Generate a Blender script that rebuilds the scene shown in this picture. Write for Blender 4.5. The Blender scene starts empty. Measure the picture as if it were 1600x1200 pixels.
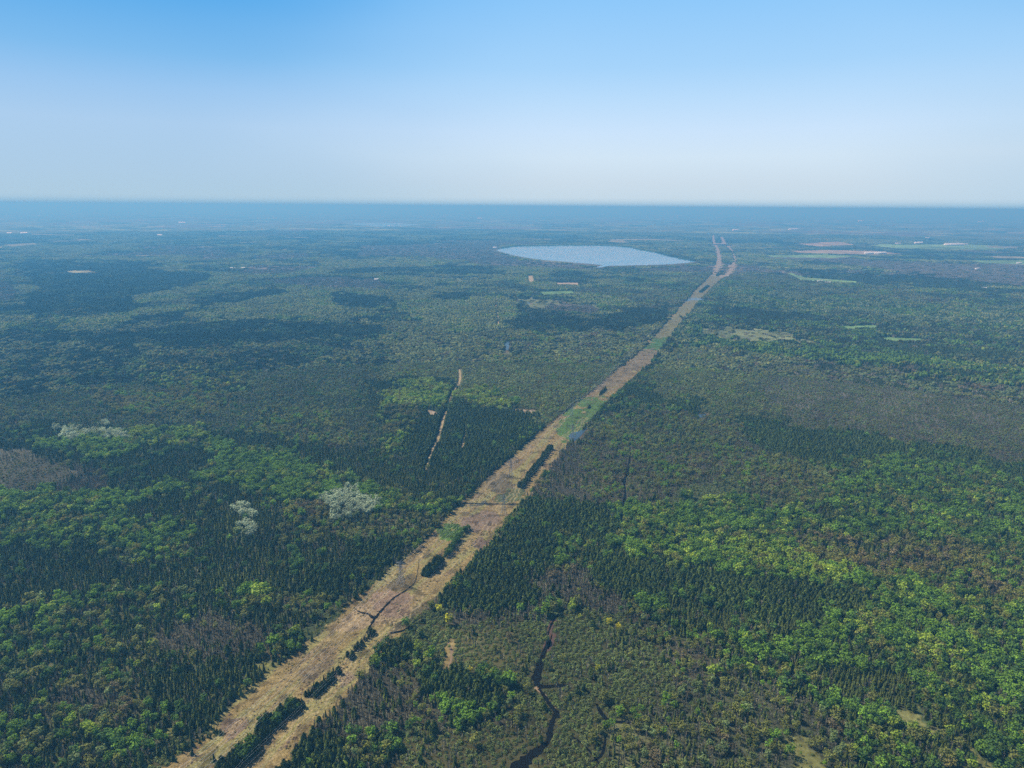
import bpy, math, random
import numpy as np
from mathutils import Vector
random.seed(7)
RS = np.random.RandomState(11)
S = bpy.context.scene
D2R = math.radians

# ------------------------------------------------------------------ camera
H = 400.0                      # flying height in metres
FOC = 1067.0                   # focal length in photo pixels (1600 wide)
PITCH, ROLL = 14.60, 0.37
cam_d = bpy.data.cameras.new('camera'); cam = bpy.data.objects.new('camera', cam_d)
S.collection.objects.link(cam); S.camera = cam
cam_d.sensor_width = 36.0; cam_d.lens = 36.0 * FOC / 1600.0
cam_d.clip_start = 1.0; cam_d.clip_end = 300000.0
p_, r_ = D2R(PITCH), D2R(ROLL)
FW = np.array([0, math.cos(p_), -math.sin(p_)])
UP0 = np.array([0, math.sin(p_), math.cos(p_)]); RT0 = np.array([1.0, 0, 0])
RT = RT0 * math.cos(r_) + UP0 * math.sin(r_); UP = UP0 * math.cos(r_) - RT0 * math.sin(r_)
from mathutils import Matrix
cam.matrix_world = Matrix(((RT[0], UP[0], -FW[0], 0), (RT[1], UP[1], -FW[1], 0), (RT[2], UP[2], -FW[2], H), (0, 0, 0, 1)))

def G(u, v, z=0.0):
    """photo pixel -> point on the ground"""
    a, b = (u - 800.0) / FOC, (600.0 - v) / FOC
    d = FW + RT * a + UP * b
    k = (H - z) / -d[2]
    return (d[0] * k, d[1] * k)
def project(x, y, z=0.0):
    x = np.asarray(x, float); y = np.asarray(y, float); zz = z - H
    f = x * FW[0] + y * FW[1] + zz * FW[2]
    f = np.where(f < 1.0, 1.0, f)
    a = (x * RT[0] + y * RT[1] + zz * RT[2]) / f; b = (x * UP[0] + y * UP[1] + zz * UP[2]) / f
    return 800 + FOC * a, 600 - FOC * b

# ------------------------------------------------------------------ sky, sun, exposure
SUN_EL, SUN_AZ = 50.0, -62.0       # azimuth clockwise from +Y (the way the camera looks)
S.view_settings.view_transform = 'Standard'; S.view_settings.look = 'None'
S.view_settings.exposure = 0.6; S.view_settings.gamma = 1.0
W = bpy.data.worlds.new('World'); S.world = W; W.use_nodes = True
nt = W.node_tree; nt.nodes.clear()
def N(t, typ, **kw):
    n = t.nodes.new(typ)
    for k, v in kw.items():
        if k.startswith('i_'): n.inputs[k[2:].replace('_', ' ')].default_value = v
        else: setattr(n, k, v)
    return n
sky = N(nt, 'ShaderNodeTexSky'); sky.sky_type = 'NISHITA'; sky.sun_disc = False
sky.sun_elevation = D2R(SUN_EL); sky.sun_rotation = D2R(SUN_AZ)
sky.altitude = 300; sky.air_density = 1.0; sky.dust_density = 0.6; sky.ozone_density = 1.5
bg = N(nt, 'ShaderNodeBackground'); bg.inputs[1].default_value = 0.10
out = N(nt, 'ShaderNodeOutputWorld')
# low band of hazy summer sky (world directions): colour by height above the horizon and by compass direction,
# handing over to the Nishita sky above it
def lin(c): return tuple(((q / 255 + .055) / 1.055) ** 2.4 if q > 10 else q / 255 / 12.92 for q in c)
EXPO = 2 ** S.view_settings.exposure
tc = N(nt, 'ShaderNodeTexCoord'); sp = N(nt, 'ShaderNodeSeparateXYZ'); nt.links.new(tc.outputs['Generated'], sp.inputs[0])
def sky_ramp(stops):
    n = N(nt, 'ShaderNodeValToRGB'); cr = n.color_ramp; cr.interpolation = 'B_SPLINE' if False else 'LINEAR'
    while len(cr.elements) < len(stops): cr.elements.new(0.5)
    for e, (p, c) in zip(cr.elements, stops): e.position = p
    for e, (p, c) in zip(cr.elements, stops): e.color = (*[q / EXPO for q in lin(c)], 1)
    nt.links.new(sp.outputs['Z'], n.inputs[0]); return n.outputs[0]
LEFT = sky_ramp([(0.0, (122, 174, 210)), (.0035, (150, 191, 218)), (.009, (175, 205, 225)), (.04, (174, 205, 230)), (.098, (172, 206, 238)), (.138, (155, 199, 240)), (.177, (127, 188, 238)), (.25, (86, 170, 235)), (.42, (60, 145, 220))])
MID = sky_ramp([(0.0, (122, 174, 210)), (.0035, (165, 200, 223)), (.010, (198, 219, 233)), (.03, (203, 221, 235)), (.065, (210, 230, 246)), (.098, (203, 228, 252)), (.138, (186, 221, 252)), (.177, (166, 212, 251)), (.25, (143, 201, 250)), (.42, (90, 165, 230))])
RIGHT = sky_ramp([(0.0, (122, 174, 210)), (.0035, (156, 196, 221)), (.009, (185, 212, 231)), (.065, (196, 219, 238)), (.098, (190, 219, 243)), (.177, (160, 207, 247)), (.25, (118, 188, 243)), (.42, (80, 155, 225))])
def mrange(src, a, b, to0=0.0, to1=1.0):
    n = N(nt, 'ShaderNodeMapRange', interpolation_type='SMOOTHSTEP'); n.inputs['From Min'].default_value = a; n.inputs['From Max'].default_value = b
    n.inputs['To Min'].default_value = to0; n.inputs['To Max'].default_value = to1; nt.links.new(src, n.inputs['Value']); return n.outputs[0]
def mixc(f, a, b):
    n = N(nt, 'ShaderNodeMix', data_type='RGBA'); nt.links.new(f, n.inputs['Factor']); nt.links.new(a, n.inputs['A']); nt.links.new(b, n.inputs['B']); return n.outputs['Result']
nz_ = N(nt, 'ShaderNodeTexNoise'); nz_.inputs['Scale'].default_value = 2.2; nz_.inputs['Detail'].default_value = 2; mpn = N(nt, 'ShaderNodeMapping'); mpn.inputs['Scale'].default_value = (1, 1, 4)
nt.links.new(tc.outputs['Generated'], mpn.inputs[0]); nt.links.new(mpn.outputs[0], nz_.inputs['Vector'])
xa = N(nt, 'ShaderNodeMath', operation='MULTIPLY_ADD'); xa.inputs[1].default_value = .25; nt.links.new(nz_.outputs[0], xa.inputs[0]); nt.links.new(sp.outputs['X'], xa.inputs[2])
lo = mixc(mrange(xa.outputs[0], -.30, .22), LEFT, MID); lo = mixc(mrange(xa.outputs[0], .52, .76), lo, RIGHT)
sc_ = N(nt, 'ShaderNodeVectorMath', operation='SCALE'); sc_.inputs['Scale'].default_value = .075; nt.links.new(sky.outputs[0], sc_.inputs[0])
allsky = mixc(mrange(sp.outputs['Z'], .27, .55), lo, sc_.outputs[0]); bg.inputs[1].default_value = 1.0
nt.links.new(allsky, bg.inputs[0]); nt.links.new(bg.outputs[0], out.inputs[0])

sl = bpy.data.lights.new('sun', 'SUN'); sl.energy = 5.0; sl.angle = D2R(0.53); sl.color = (1.0, 0.93, 0.77)
so = bpy.data.objects.new('sun', sl); S.collection.objects.link(so)
sd = Vector((math.sin(D2R(SUN_AZ)) * math.cos(D2R(SUN_EL)), math.cos(D2R(SUN_AZ)) * math.cos(D2R(SUN_EL)), math.sin(D2R(SUN_EL))))
so.rotation_euler = sd.to_track_quat('Z', 'Y').to_euler(); so.location = (0, 0, 1000)

S.cycles.max_bounces = 4; S.cycles.diffuse_bounces = 2; S.cycles.glossy_bounces = 2
S.cycles.transmission_bounces = 2; S.cycles.transparent_max_bounces = 4; S.cycles.volume_bounces = 0
S.cycles.use_adaptive_sampling = True; S.cycles.adaptive_threshold = 0.02
S.cycles.use_denoising = False
S.cycles.pixel_filter_type = 'BLACKMAN_HARRIS'; S.cycles.filter_width = 1.5

# ------------------------------------------------------------------ the air
HAZE_R = 72000.0
HAZE_DENSITY = 1.42e-4
HAZE_COLOR = (0.115, 0.435, 0.820)      # blue light scatters most, as in real air
HAZE_ABSORB = (0.380, 0.130, 0.0)

# ------------------------------------------------------------------ noise
def _hash(ix, iy, seed):
    h = (ix.astype(np.int64) * 374761393 + iy.astype(np.int64) * 668265263 + seed * 1442695041) & 0xFFFFFFFF
    h = ((h ^ (h >> 13)) * 1274126177) & 0xFFFFFFFF
    return ((h ^ (h >> 16)) & 0xFFFF) / 65535.0
def vn(x, y, seed=0):
    x = np.asarray(x, float); y = np.asarray(y, float)
    ix, iy = np.floor(x), np.floor(y); fx, fy = x - ix, y - iy
    fx = fx * fx * (3 - 2 * fx); fy = fy * fy * (3 - 2 * fy)
    a, b = _hash(ix, iy, seed), _hash(ix + 1, iy, seed); c, d = _hash(ix, iy + 1, seed), _hash(ix + 1, iy + 1, seed)
    return (a * (1 - fx) + b * fx) * (1 - fy) + (c * (1 - fx) + d * fx) * fy
def fbm(x, y, seed=0, o=4):
    s, a, t = 0, 1.0, 0
    for i in range(o):
        s = s + a * vn(x * 2 ** i, y * 2 ** i, seed + 17 * i); t += a; a *= 0.55
    s = s / t
    return np.clip((s - 0.5) * 1.7 + 0.5, 0, 1)

# ------------------------------------------------------------------ the map of the land
# outlines are read off the photograph in its pixels and used through G(): each one is a place on the ground
# tree kinds: 0 spruce 1 cedar 2 leafy 3 bare 4 shrub
PAL = {'fresh': (0.092, 0.165, 0.018), 'deep': (0.050, 0.096, 0.018), 'lime': (0.165, 0.225, 0.026), 'olive': (0.110, 0.120, 0.028),
       'rust': (0.112, 0.104, 0.028), 'pale': (0.220, 0.262, 0.170), 'spring': (0.190, 0.215, 0.070), 'yellow': (0.330, 0.330, 0.020), 'sage': (0.110, 0.145, 0.050),
       'brown': (0.105, 0.088, 0.045)}
#        density  mix(spruce,cedar,leafy,bare,shrub)  leafy palette weights                          size   ground colour
Z = {
 'mixed': (0.97, (.30, .14, .32, .24, 0), {'fresh': 3, 'deep': 3, 'olive': 3, 'lime': .6, 'sage': 1}, 1.0, (.060, .062, .030)),
 'mixedr': (0.97, (.18, .24, .36, .22, 0), {'fresh': 2.5, 'deep': 4, 'olive': 3, 'lime': .5, 'rust': .5}, 1.0, (.055, .058, .030)),
 'spruce': (1.0, (.74, .12, .06, .08, 0), {'deep': 3, 'olive': 1},                                          1.0, (.045, .050, .026)),
 'farmix': (1.0, (.16, .16, .54, .14, 0), {'deep': 3, 'fresh': 3, 'sage': 3, 'spring': 2}, 1.0, (.070, .085, .035)),
 'cedar':  (1.0, (.12, .83, .03, .02, 0), {'fresh': 1, 'deep': 2},                                          1.05, (.035, .042, .022)),
 'fresh':  (1.0, (.10, .12, .72, .06, 0), {'fresh': 5, 'deep': 3, 'lime': 1.2, 'olive': 1},                 1.1, (.060, .085, .030)),
 'freshd': (1.0, (.10, .34, .47, .09, 0), {'fresh': 4, 'deep': 4, 'lime': 1.0, 'olive': 1.5, 'rust': .3},  1.0, (.050, .070, .028)),
 'lime':   (1.0, (.06, .14, .72, .08, 0), {'lime': 5, 'fresh': 3, 'olive': 1},                              1.15, (.070, .090, .030)),
 'rust': (.95, (.15, .12, .50, .23, 0), {'rust': 3, 'olive': 5, 'brown': 1, 'fresh': 2}, 1.0, (.080, .065, .040)),
 'olive':  (.95, (.22, .06, .47, .25, 0), {'olive': 5, 'sage': 2, 'fresh': 1.5, 'brown': .6},               .85, (.075, .078, .036)),
 'pale':   (1.0, (.05, .05, .85, .05, 0), {'pale': 5, 'sage': 1},                                           1.1, (.080, .090, .050)),
 'hill':   (1.0, (.25, .40, .30, .05, 0), {'olive': 3, 'lime': 1.5, 'rust': 1.2, 'fresh': 1},               1.05, (.050, .055, .028)),
 'bog': (.90, (.46, .02, .32, .20, 0), {'olive': 4, 'sage': 3, 'deep': 3, 'rust': .4}, .62, (.040, .046, .030)),
 'obog': (0.97, (.14, .01, .66, .19, 0), {'olive': 5, 'sage': 4, 'spring': 1.5, 'brown': .7, 'fresh': 1}, .66, (.082, .086, .042)),
 'bogpale': (0.6, (.14, .0, .26, .35, .25), {'olive': 2, 'brown': 1}, 0.48, (.076, .074, .050)),
 'swamp': (0.94, (.07, .03, .26, .34, .30), {'olive': 3, 'sage': 1, 'brown': 1, 'fresh': 1}, 0.74, (.050, .046, .028)),
 'shrub': (1.0, (.015, .01, .02, .06, .895), {'olive': 3, 'yellow': .3}, 1.02, (.034, .034, .014)),
 'shrubt': (0.94, (.03, .02, .03, .12, .80), {'olive': 3, 'brown': .5}, 0.88, (.055, .052, .022)),
 'wet': (0.9, (.02, .01, .05, .12, .80), {'olive': 3, 'sage': 2}, 0.7, (.048, .060, .026)),
 'bare': (1.0, (.10, .04, .04, .80, .02), {'olive': 3, 'brown': 1}, .95, (.048, .045, .030)),
 'plain':  (.94, (.34, .0, .36, .30, 0), {'olive': 4, 'sage': 4, 'brown': 1}, .56, (.082, .076, .060)),
 'bareg':  (1.0, (.13, .05, .30, .38, .14), {'olive': 4, 'sage': 2, 'fresh': 1, 'brown': .5}, .85, (.044, .048, .026)),
 'tan': (0.35, (.1, .1, .1, .2, .5), {'fresh': 1}, 0.5, (.145, .112, .050)),
 'glade': (0.3, (.10, .15, .15, .0, .6), {'fresh': 1}, 0.5, (.110, .112, .040)),
 'meadow': (0.2, (.1, .1, .1, .2, .5), {'olive': 1}, .45, (.100, .115, .055)),
 'green':  (.0, (1, 0, 0, 0, 0), {'fresh': 1},                                                              .50, (.120, .210, .060)),
 'fieldg': (.0, (1, 0, 0, 0, 0), {'fresh': 1}, .50, (.110, .190, .070)),
 'fieldp': (.0, (1, 0, 0, 0, 0), {'fresh': 1}, .50, (.220, .175, .125)),
 'fieldt': (.0, (1, 0, 0, 0, 0), {'fresh': 1}, .50, (.150, .145, .085)),
 'purple': (.55, (.10, .0, .10, .80, .0), {'olive': 1, 'brown': 1}, .50, (.085, .072, .062)),
 'farfre': (1.0, (.02, .04, .94, .0, 0), {'spring': 6, 'sage': 3, 'fresh': 2, 'lime': 1.5}, 1.0, (.095, .120, .045)),
 'none':   (.0, (1, 0, 0, 0, 0), {'fresh': 1},                                                              .50, (.100, .080, .050)),
}
ZN = list(Z); ZI = {k: i for i, k in enumerate(ZN)}
CANOPY = {'mixed': (.045, .062, .026), 'mixedr': (.045, .062, .026), 'spruce': (.014, .024, .014), 'cedar': (.022, .036, .016), 'fresh': (.060, .110, .026),
          'freshd': (.045, .080, .022), 'lime': (.1, .14, .03), 'farfre': (.130, .160, .060), 'olive': (.075, .082, .028)}

STRIP_L = [(90, 1330), (262, 1200), (335, 1128), (420, 1052), (470, 1018), (560, 935), (612, 890), (650, 862), (690, 818), (730, 778), (785, 726), (842, 676), (880, 646), (940, 600), (985, 557), (1005, 540), (1035, 508), (1062, 478), (1085, 452), (1103, 435), (1114, 424)]
STRIP_R = [(330, 1330), (440, 1200), (500, 1128), (548, 1082), (600, 1010), (655, 962), (690, 932), (735, 880), (770, 848), (812, 790), (845, 748), (880, 704), (925, 655), (950, 628), (985, 597), (1018, 566), (1032, 546), (1052, 520), (1076, 490), (1096, 466), (1118, 444), (1134, 430)]
STRIP = STRIP_L + STRIP_R[::-1]
BR_L = [(1114, 424), (1118, 405), (1117, 388), (1111, 376), (1112, 366), (1117, 366), (1119, 377), (1126, 388), (1130, 405), (1124, 424)]
BR_R = [(1128, 432), (1138, 420), (1146, 405), (1142, 392), (1134, 384), (1118, 383), (1118, 380), (1127, 378), (1124, 370), (1130, 368), (1137, 380), (1146, 388), (1153, 405), (1148, 420), (1138, 432)]
LAKE = [(774, 391), (786, 387.5), (803, 384.8), (830, 384), (880, 383), (930, 383), (965, 384), (990, 387), (1002, 390), (1022, 393), (1045, 399), (1070, 404), (1094, 408), (1072, 411), (1040, 413.5), (1000, 414.6), (955, 415.5), (915, 412), (880, 409), (845, 406), (812, 401), (790, 396)]
LAKE2 = [(542, 349.2), (575, 347.8), (620, 348.4), (658, 350.8), (632, 353.4), (590, 354), (562, 351.8)]
LAYERS = [
 ('obog', [(560, 498), (700, 505), (880, 520), (1060, 480), (1010, 545), (860, 690), (780, 640), (640, 620), (560, 600)]),
 ('bog', [(-400, 520), (60, 518), (200, 505), (330, 492), (450, 498), (560, 500), (620, 560), (560, 640), (420, 660), (330, 690), (60, 680), (-400, 700)]),
 ('spruce', [(60, 528), (330, 502), (580, 506), (610, 520), (420, 530), (150, 540)]),
 ('hill', [(215, 560), (290, 545), (370, 560), (385, 600), (340, 625), (260, 618), (215, 595)]),
 ('rust', [(140, 615), (260, 612), (380, 628), (330, 650), (230, 652), (150, 642)]),
 ('olive', [(230, 632), (290, 622), (330, 640), (290, 655), (240, 652)]),
 ('rust', [(0, 640), (40, 648), (30, 668), (-200, 665), (-200, 640)]),
 ('spruce', [(60, 660), (150, 668), (330, 676), (560, 690), (650, 720), (760, 752), (700, 800), (620, 790), (560, 760), (480, 745), (400, 742), (380, 790), (210, 770), (120, 755), (40, 700)]),
 ('bog', [(420, 600), (600, 640), (640, 700), (560, 705), (440, 680)]),
 ('fresh', [(55, 690), (110, 684), (190, 688), (200, 702), (110, 712), (60, 706)]),
 ('pale', [(92, 676), (120, 671), (200, 672), (200, 688), (150, 690), (100, 684)]),
 ('lime', [(190, 675), (240, 676), (330, 680), (330, 688), (260, 686), (190, 685)]),
 ('fresh', [(105, 700), (190, 694), (300, 690), (360, 702), (372, 718), (330, 712), (300, 704), (220, 704), (170, 722), (130, 716)]),
 ('fresh', [(300, 745), (345, 722), (400, 708), (450, 712), (500, 735), (560, 760), (640, 780), (700, 775), (730, 790), (715, 815), (640, 800), (560, 800), (470, 790), (400, 770), (345, 748), (310, 755)]),
 ('olive', [(420, 640), (520, 640), (560, 690), (500, 700), (430, 680)]),
 ('bogpale', [(-400, 700), (10, 698), (50, 706), (118, 732), (125, 755), (60, 764), (-400, 772)]),
 ('bare', [(120, 730), (160, 740), (150, 772), (60, 772), (-300, 778), (-300, 764), (60, 762), (122, 756)]),
 ('fresh', [(-400, 775), (170, 768), (195, 778), (240, 765), (320, 768), (320, 778), (200, 790), (120, 800), (80, 830), (-400, 850)]),
 ('freshd', [(80, 805), (300, 780), (330, 830), (230, 870), (60, 860), (-200, 870), (-200, 840)]),
 ('spruce', [(200, 790), (420, 790), (440, 830), (330, 850), (260, 815), (200, 815)]),
 ('rust', [(420, 795), (600, 800), (650, 830), (600, 845), (470, 830)]),
 ('pale', [(494, 788), (530, 774), (584, 784), (580, 802), (550, 810), (514, 804)]),
 ('pale', [(362, 794), (378, 790), (398, 800), (400, 812), (372, 812)]),
 ('pale', [(366, 824), (395, 820), (406, 832), (398, 842), (368, 840)]),
 ('pale', [(516, 800), (545, 798), (552, 812), (530, 820), (516, 812)]),
 ('fresh', [(655, 772), (700, 768), (722, 785), (715, 808), (670, 800)]),
 ('cedar', [(636, 648), (760, 632), (838, 655), (852, 672), (790, 722), (730, 765), (650, 740), (632, 700)]),
 ('spruce', [(560, 700), (650, 735), (770, 745), (728, 775), (690, 778), (560, 760)]),
 ('cedar', [(570, 590), (650, 596), (720, 600), (700, 612), (600, 606), (572, 600)]),
 ('lime', [(600, 618), (620, 603), (690, 606), (760, 618), (810, 626), (800, 637), (700, 628), (650, 634), (600, 634)]),
 ('hill', [(590, 634), (660, 636), (650, 680), (620, 720), (590, 690)]),
 ('fieldp', [(664, 640), (680, 642), (686, 650), (672, 652)]),
 ('fieldp', [(838, 641), (800, 639), (800, 645), (834, 647)]),
 ('green', [(597, 629), (615, 627), (617, 632), (600, 634)]),
 # near, left of the strip
 ('cedar', [(560, 850), (650, 845), (645, 860), (590, 900), (545, 940), (470, 960), (430, 940), (470, 900)]),
 ('spruce', [(310, 860), (450, 850), (520, 880), (480, 920), (370, 925), (300, 900)]),
 ('olive', [(560, 800), (700, 805), (690, 822), (640, 850), (560, 846), (520, 830)]),
 ('wet', [(455, 985), (510, 960), (600, 890), (614, 882), (600, 900), (480, 1005), (450, 1010)]),
 ('olive', [(430, 930), (520, 930), (560, 905), (580, 900), (500, 968), (440, 975)]),
 ('lime', [(375, 930), (395, 912), (418, 925), (425, 955), (385, 952)]),
 ('spruce', [(290, 985), (400, 955), (480, 965), (450, 1000), (420, 1030), (390, 1070), (400, 1090), (330, 1150), (270, 1110), (200, 1090), (210, 1050)]),
 ('bare', [(240, 985), (330, 965), (400, 975), (420, 1010), (340, 1030), (260, 1030), (215, 1010)]),
 ('bare', [(370, 985), (450, 975), (460, 1000), (400, 1020), (370, 1010)]),
 ('fresh', [(435, 985), (470, 990), (478, 1010), (450, 1028), (425, 1020)]),
 ('glade', [(398, 1040), (425, 1028), (440, 1032), (442, 1046), (425, 1058), (405, 1050)]),
 ('rust', [(420, 1015), (442, 1018), (440, 1036), (422, 1036)]),
 ('olive', [(70, 1065), (160, 1060), (230, 1085), (220, 1130), (120, 1150), (60, 1130)]),
 ('bare', [(60, 1075), (170, 1085), (170, 1110), (80, 1110)]),
 ('lime', [(105, 1140), (160, 1132), (165, 1160), (110, 1160)]),
 ('glade', [(262, 1132), (272, 1126), (282, 1155), (300, 1175), (290, 1190), (262, 1175)]),
 ('shrubt', [(230, 1190), (275, 1155), (330, 1150), (350, 1165), (330, 1200), (200, 1330), (150, 1330)]),
 # right of the strip
 ('obog', [(1000, 596), (1038, 545), (1100, 541), (1250, 552), (1330, 600), (1330, 660), (1150, 655), (1040, 640)]),
 ('plain', [(1240, 552), (1420, 575), (1600, 600), (2000, 640), (2000, 790), (1600, 722), (1400, 690), (1240, 668), (1180, 600)]),
 ('cedar', [(965, 618), (985, 606), (1040, 624), (1100, 630), (1090, 648), (1010, 640), (960, 630)]),
 ('swamp', [(870, 715), (925, 660), (960, 645), (1090, 650), (1150, 662), (1200, 720), (1180, 760), (1060, 800), (960, 800), (840, 785), (815, 790)]),
 ('olive', [(930, 660), (1100, 646), (1160, 680), (1120, 710), (1000, 700), (930, 690)]),
 ('wet', [(1080, 655), (1130, 648), (1150, 655), (1110, 662)]),
 ('wet', [(1050, 765), (1120, 745), (1180, 728), (1250, 738), (1220, 755), (1150, 775), (1090, 792), (1050, 790)]),
 ('bare', [(840, 755), (860, 740), (900, 760), (950, 790), (900, 790), (830, 785)]),
 ('bare', [(866, 706), (895, 694), (915, 730), (890, 750), (860, 745)]),
 ('cedar', [(1150, 658), (1260, 668), (1400, 694), (1600, 724), (2000, 800), (2000, 840), (1600, 760), (1480, 745), (1400, 745), (1300, 740), (1240, 735), (1180, 690)]),
 ('freshd', [(1320, 720), (1500, 735), (1620, 760), (2000, 830), (2000, 1050), (1600, 900), (1450, 860), (1340, 830), (1290, 790)]),
 ('olive', [(1180, 700), (1290, 740), (1300, 790), (1200, 800), (1150, 760)]),
 ('fresh', [(1360, 722), (1405, 712), (1410, 742), (1365, 745)]),
 ('rust', [(1230, 840), (1480, 855), (1600, 880), (2000, 960), (2000, 1050), (1620, 950), (1500, 930), (1400, 905), (1250, 880)]),
 ('lime', [(985, 845), (1060, 840), (1140, 850), (1250, 862), (1340, 905), (1330, 930), (1280, 915), (1200, 890), (1100, 882), (1040, 880)]),
 ('fresh', [(960, 795), (1060, 790), (1150, 780), (1240, 800), (1200, 850), (1060, 845), (960, 850)]),
 ('cedar', [(684, 940), (760, 862), (832, 788), (900, 782), (960, 800), (962, 850), (900, 880), (860, 900), (845, 930), (800, 965), (700, 962)]),
 ('freshd', [(850, 850), (930, 850), (990, 868), (930, 900), (880, 890)]),
 ('bare', [(830, 905), (900, 895), (960, 905), (1010, 935), (960, 960), (880, 935), (830, 960)]),
 ('cedar', [(925, 868), (1030, 880), (1120, 896), (1230, 905), (1330, 925), (1380, 960), (1250, 990), (1180, 985), (1110, 960), (1000, 940), (940, 920)]),
 ('spruce', [(1040, 940), (1170, 960), (1250, 985), (1230, 1010), (1150, 1000), (1060, 985)]),
 ('bare', [(690, 962), (800, 966), (850, 950), (850, 970), (780, 985), (700, 978)]),
 ('swamp', [(1000, 950), (1060, 985), (1130, 1000), (1180, 1040), (1080, 1060), (1000, 1010), (960, 970)]),
 ('shrub', [(600, 1015), (650, 965), (690, 930), (700, 975), (860, 975), (880, 940), (960, 960), (1010, 1010), (1080, 1060), (1060, 1100), (960, 1130), (960, 1330), (560, 1330), (640, 1140), (700, 1120), (800, 1130), (790, 1060), (700, 1050), (640, 1010)]),
 ('shrubt', [(560, 1330), (640, 1150), (700, 1130), (780, 1140), (860, 1130), (850, 1330)]),
 ('shrubt', [(690, 985), (800, 980), (830, 1040), (740, 1050), (690, 1010)]),
 ('swamp', [(560, 1090), (620, 1030), (700, 1050), (790, 1080), (810, 1130), (720, 1130), (600, 1140), (540, 1130)]),
 ('bare', [(480, 1130), (530, 1080), (590, 1035), (640, 1080), (640, 1130), (560, 1150), (490, 1160)]),
 ('cedar', [(600, 1012), (640, 1005), (650, 1025), (620, 1042), (596, 1040)]),
 ('cedar', [(650, 1050), (700, 1040), (770, 1075), (785, 1110), (730, 1115), (670, 1085)]),
 ('freshd', [(690, 1105), (740, 1108), (775, 1100), (770, 1125), (720, 1150), (695, 1140)]),
 ('cedar', [(420, 1210), (480, 1150), (540, 1155), (560, 1330), (340, 1330)]),
 ('tan', [(690, 1008), (703, 1002), (712, 1020), (708, 1045), (698, 1050)]),
 ('bareg', [(1040, 1070), (1150, 1050), (1250, 1080), (1330, 1130), (1350, 1330), (1000, 1330), (1010, 1120)]),
 ('olive', [(960, 1130), (1010, 1110), (1060, 1150), (1050, 1330), (960, 1330)]),
 ('mixedr', [(1110, 1010), (1250, 1030), (1330, 1090), (1250, 1090), (1150, 1060)]),
 ('spruce', [(1270, 1040), (1400, 1050), (1450, 1090), (1400, 1110), (1300, 1090)]),
 ('glade', [(1400, 1100), (1408, 1106), (1436, 1100), (1452, 1122), (1478, 1142), (1470, 1156), (1440, 1150), (1410, 1152), (1408, 1125)]),
 ('glade', [(1515, 1164), (1524, 1164), (1530, 1182), (1550, 1196), (1560, 1260), (1540, 1260), (1520, 1190)]),
 ('glade', [(1230, 1150), (1260, 1150), (1290, 1200), (1290, 1250), (1240, 1250)]),
 # middle distance and far
 ('farmix', [(1130, 440), (1350, 470), (2000, 500), (2000, 640), (1600, 600), (1250, 552), (1090, 535), (1040, 540), (1080, 490)]),
 ('fresh', [(1260, 545), (1400, 560), (1600, 578), (2000, 620), (2000, 645), (1600, 602), (1450, 585), (1260, 556)]),
 ('fresh', [(1090, 530), (1250, 540), (1260, 552), (1100, 540)]),
 ('farfre', [(1380, 500), (1500, 508), (1600, 512), (1600, 522), (1480, 520), (1390, 514)]),
 ('mixed', [(1170, 480), (1400, 500), (2000, 540), (2000, 580), (1600, 572), (1400, 545), (1260, 535), (1100, 505)]),
 ('spruce', [(1110, 478), (1180, 484), (1280, 490), (1280, 500), (1180, 500), (1100, 492)]),
 ('meadow', [(1080, 513), (1120, 510), (1190, 511), (1280, 526), (1280, 531), (1180, 532), (1110, 524)]),
 ('fieldg', [(1315, 507), (1370, 505), (1375, 512), (1320, 514)]),
 ('fieldg', [(1362, 527), (1380, 524), (1440, 526), (1440, 532), (1375, 534)]),
 ('cedar', [(1360, 535), (1470, 544), (1600, 552), (1600, 560), (1480, 556), (1360, 545)]),
 ('purple', [(1120, 412), (1240, 416), (1400, 424), (1600, 440), (1600, 448), (1400, 436), (1230, 428), (1110, 426), (1000, 424), (990, 417), (1080, 412)]),
 ('spruce', [(1220, 419), (1300, 421), (1400, 427), (1500, 434), (1594, 445), (1560, 450), (1460, 445), (1340, 434), (1260, 427)]),
 ('purple', [(560, 384), (700, 378), (790, 380), (775, 391), (800, 400), (880, 410), (950, 417), (900, 421), (780, 415), (700, 404), (560, 398)]),
 ('purple', [(392, 396), (480, 394), (490, 400), (440, 405), (392, 402)]),
 ('purple', [(410, 436), (470, 433), (590, 434), (620, 444), (590, 456), (480, 448), (420, 440)]),
 ('purple', [(-200, 440), (20, 438), (34, 450), (20, 470), (-200, 480)]),
 ('farfre', [(290, 490), (350, 470), (430, 455), (520, 450), (640, 455), (620, 480), (540, 500), (440, 502), (330, 500)]),
 ('farfre', [(90, 512), (100, 502), (180, 490), (290, 468), (310, 478), (240, 492), (170, 508), (110, 516)]),
 ('farfre', [(-100, 500), (60, 490), (70, 505), (-100, 530)]),
 ('farfre', [(90, 434), (115, 432), (122, 440), (100, 444)]),
 ('farfre', [(20, 446), (60, 444), (70, 455), (40, 460)]),
 ('spruce', [(20, 410), (110, 408), (250, 420), (330, 425), (330, 440), (250, 456), (160, 480), (60, 490), (30, 480), (60, 450)]),
 ('spruce', [(300, 470), (360, 456), (440, 452), (450, 458), (380, 470), (330, 478)]),
 ('farfre', [(200, 462), (290, 452), (300, 462), (220, 474)]),
 ('spruce', [(510, 458), (600, 462), (640, 476), (600, 486), (530, 482)]),
 ('farfre', [(640, 470), (680, 460), (800, 465), (810, 500), (760, 520), (660, 510)]),
 ('meadow', [(660, 432), (770, 434), (770, 439), (670, 438)]),
 ('farfre', [(500, 405), (640, 402), (700, 412), (620, 420), (500, 416)]),
 ('spruce', [(560, 416), (690, 420), (790, 424), (790, 432), (700, 428), (560, 424)]),
 ('spruce', [(670, 458), (730, 458), (740, 468), (690, 470)]),
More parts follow.
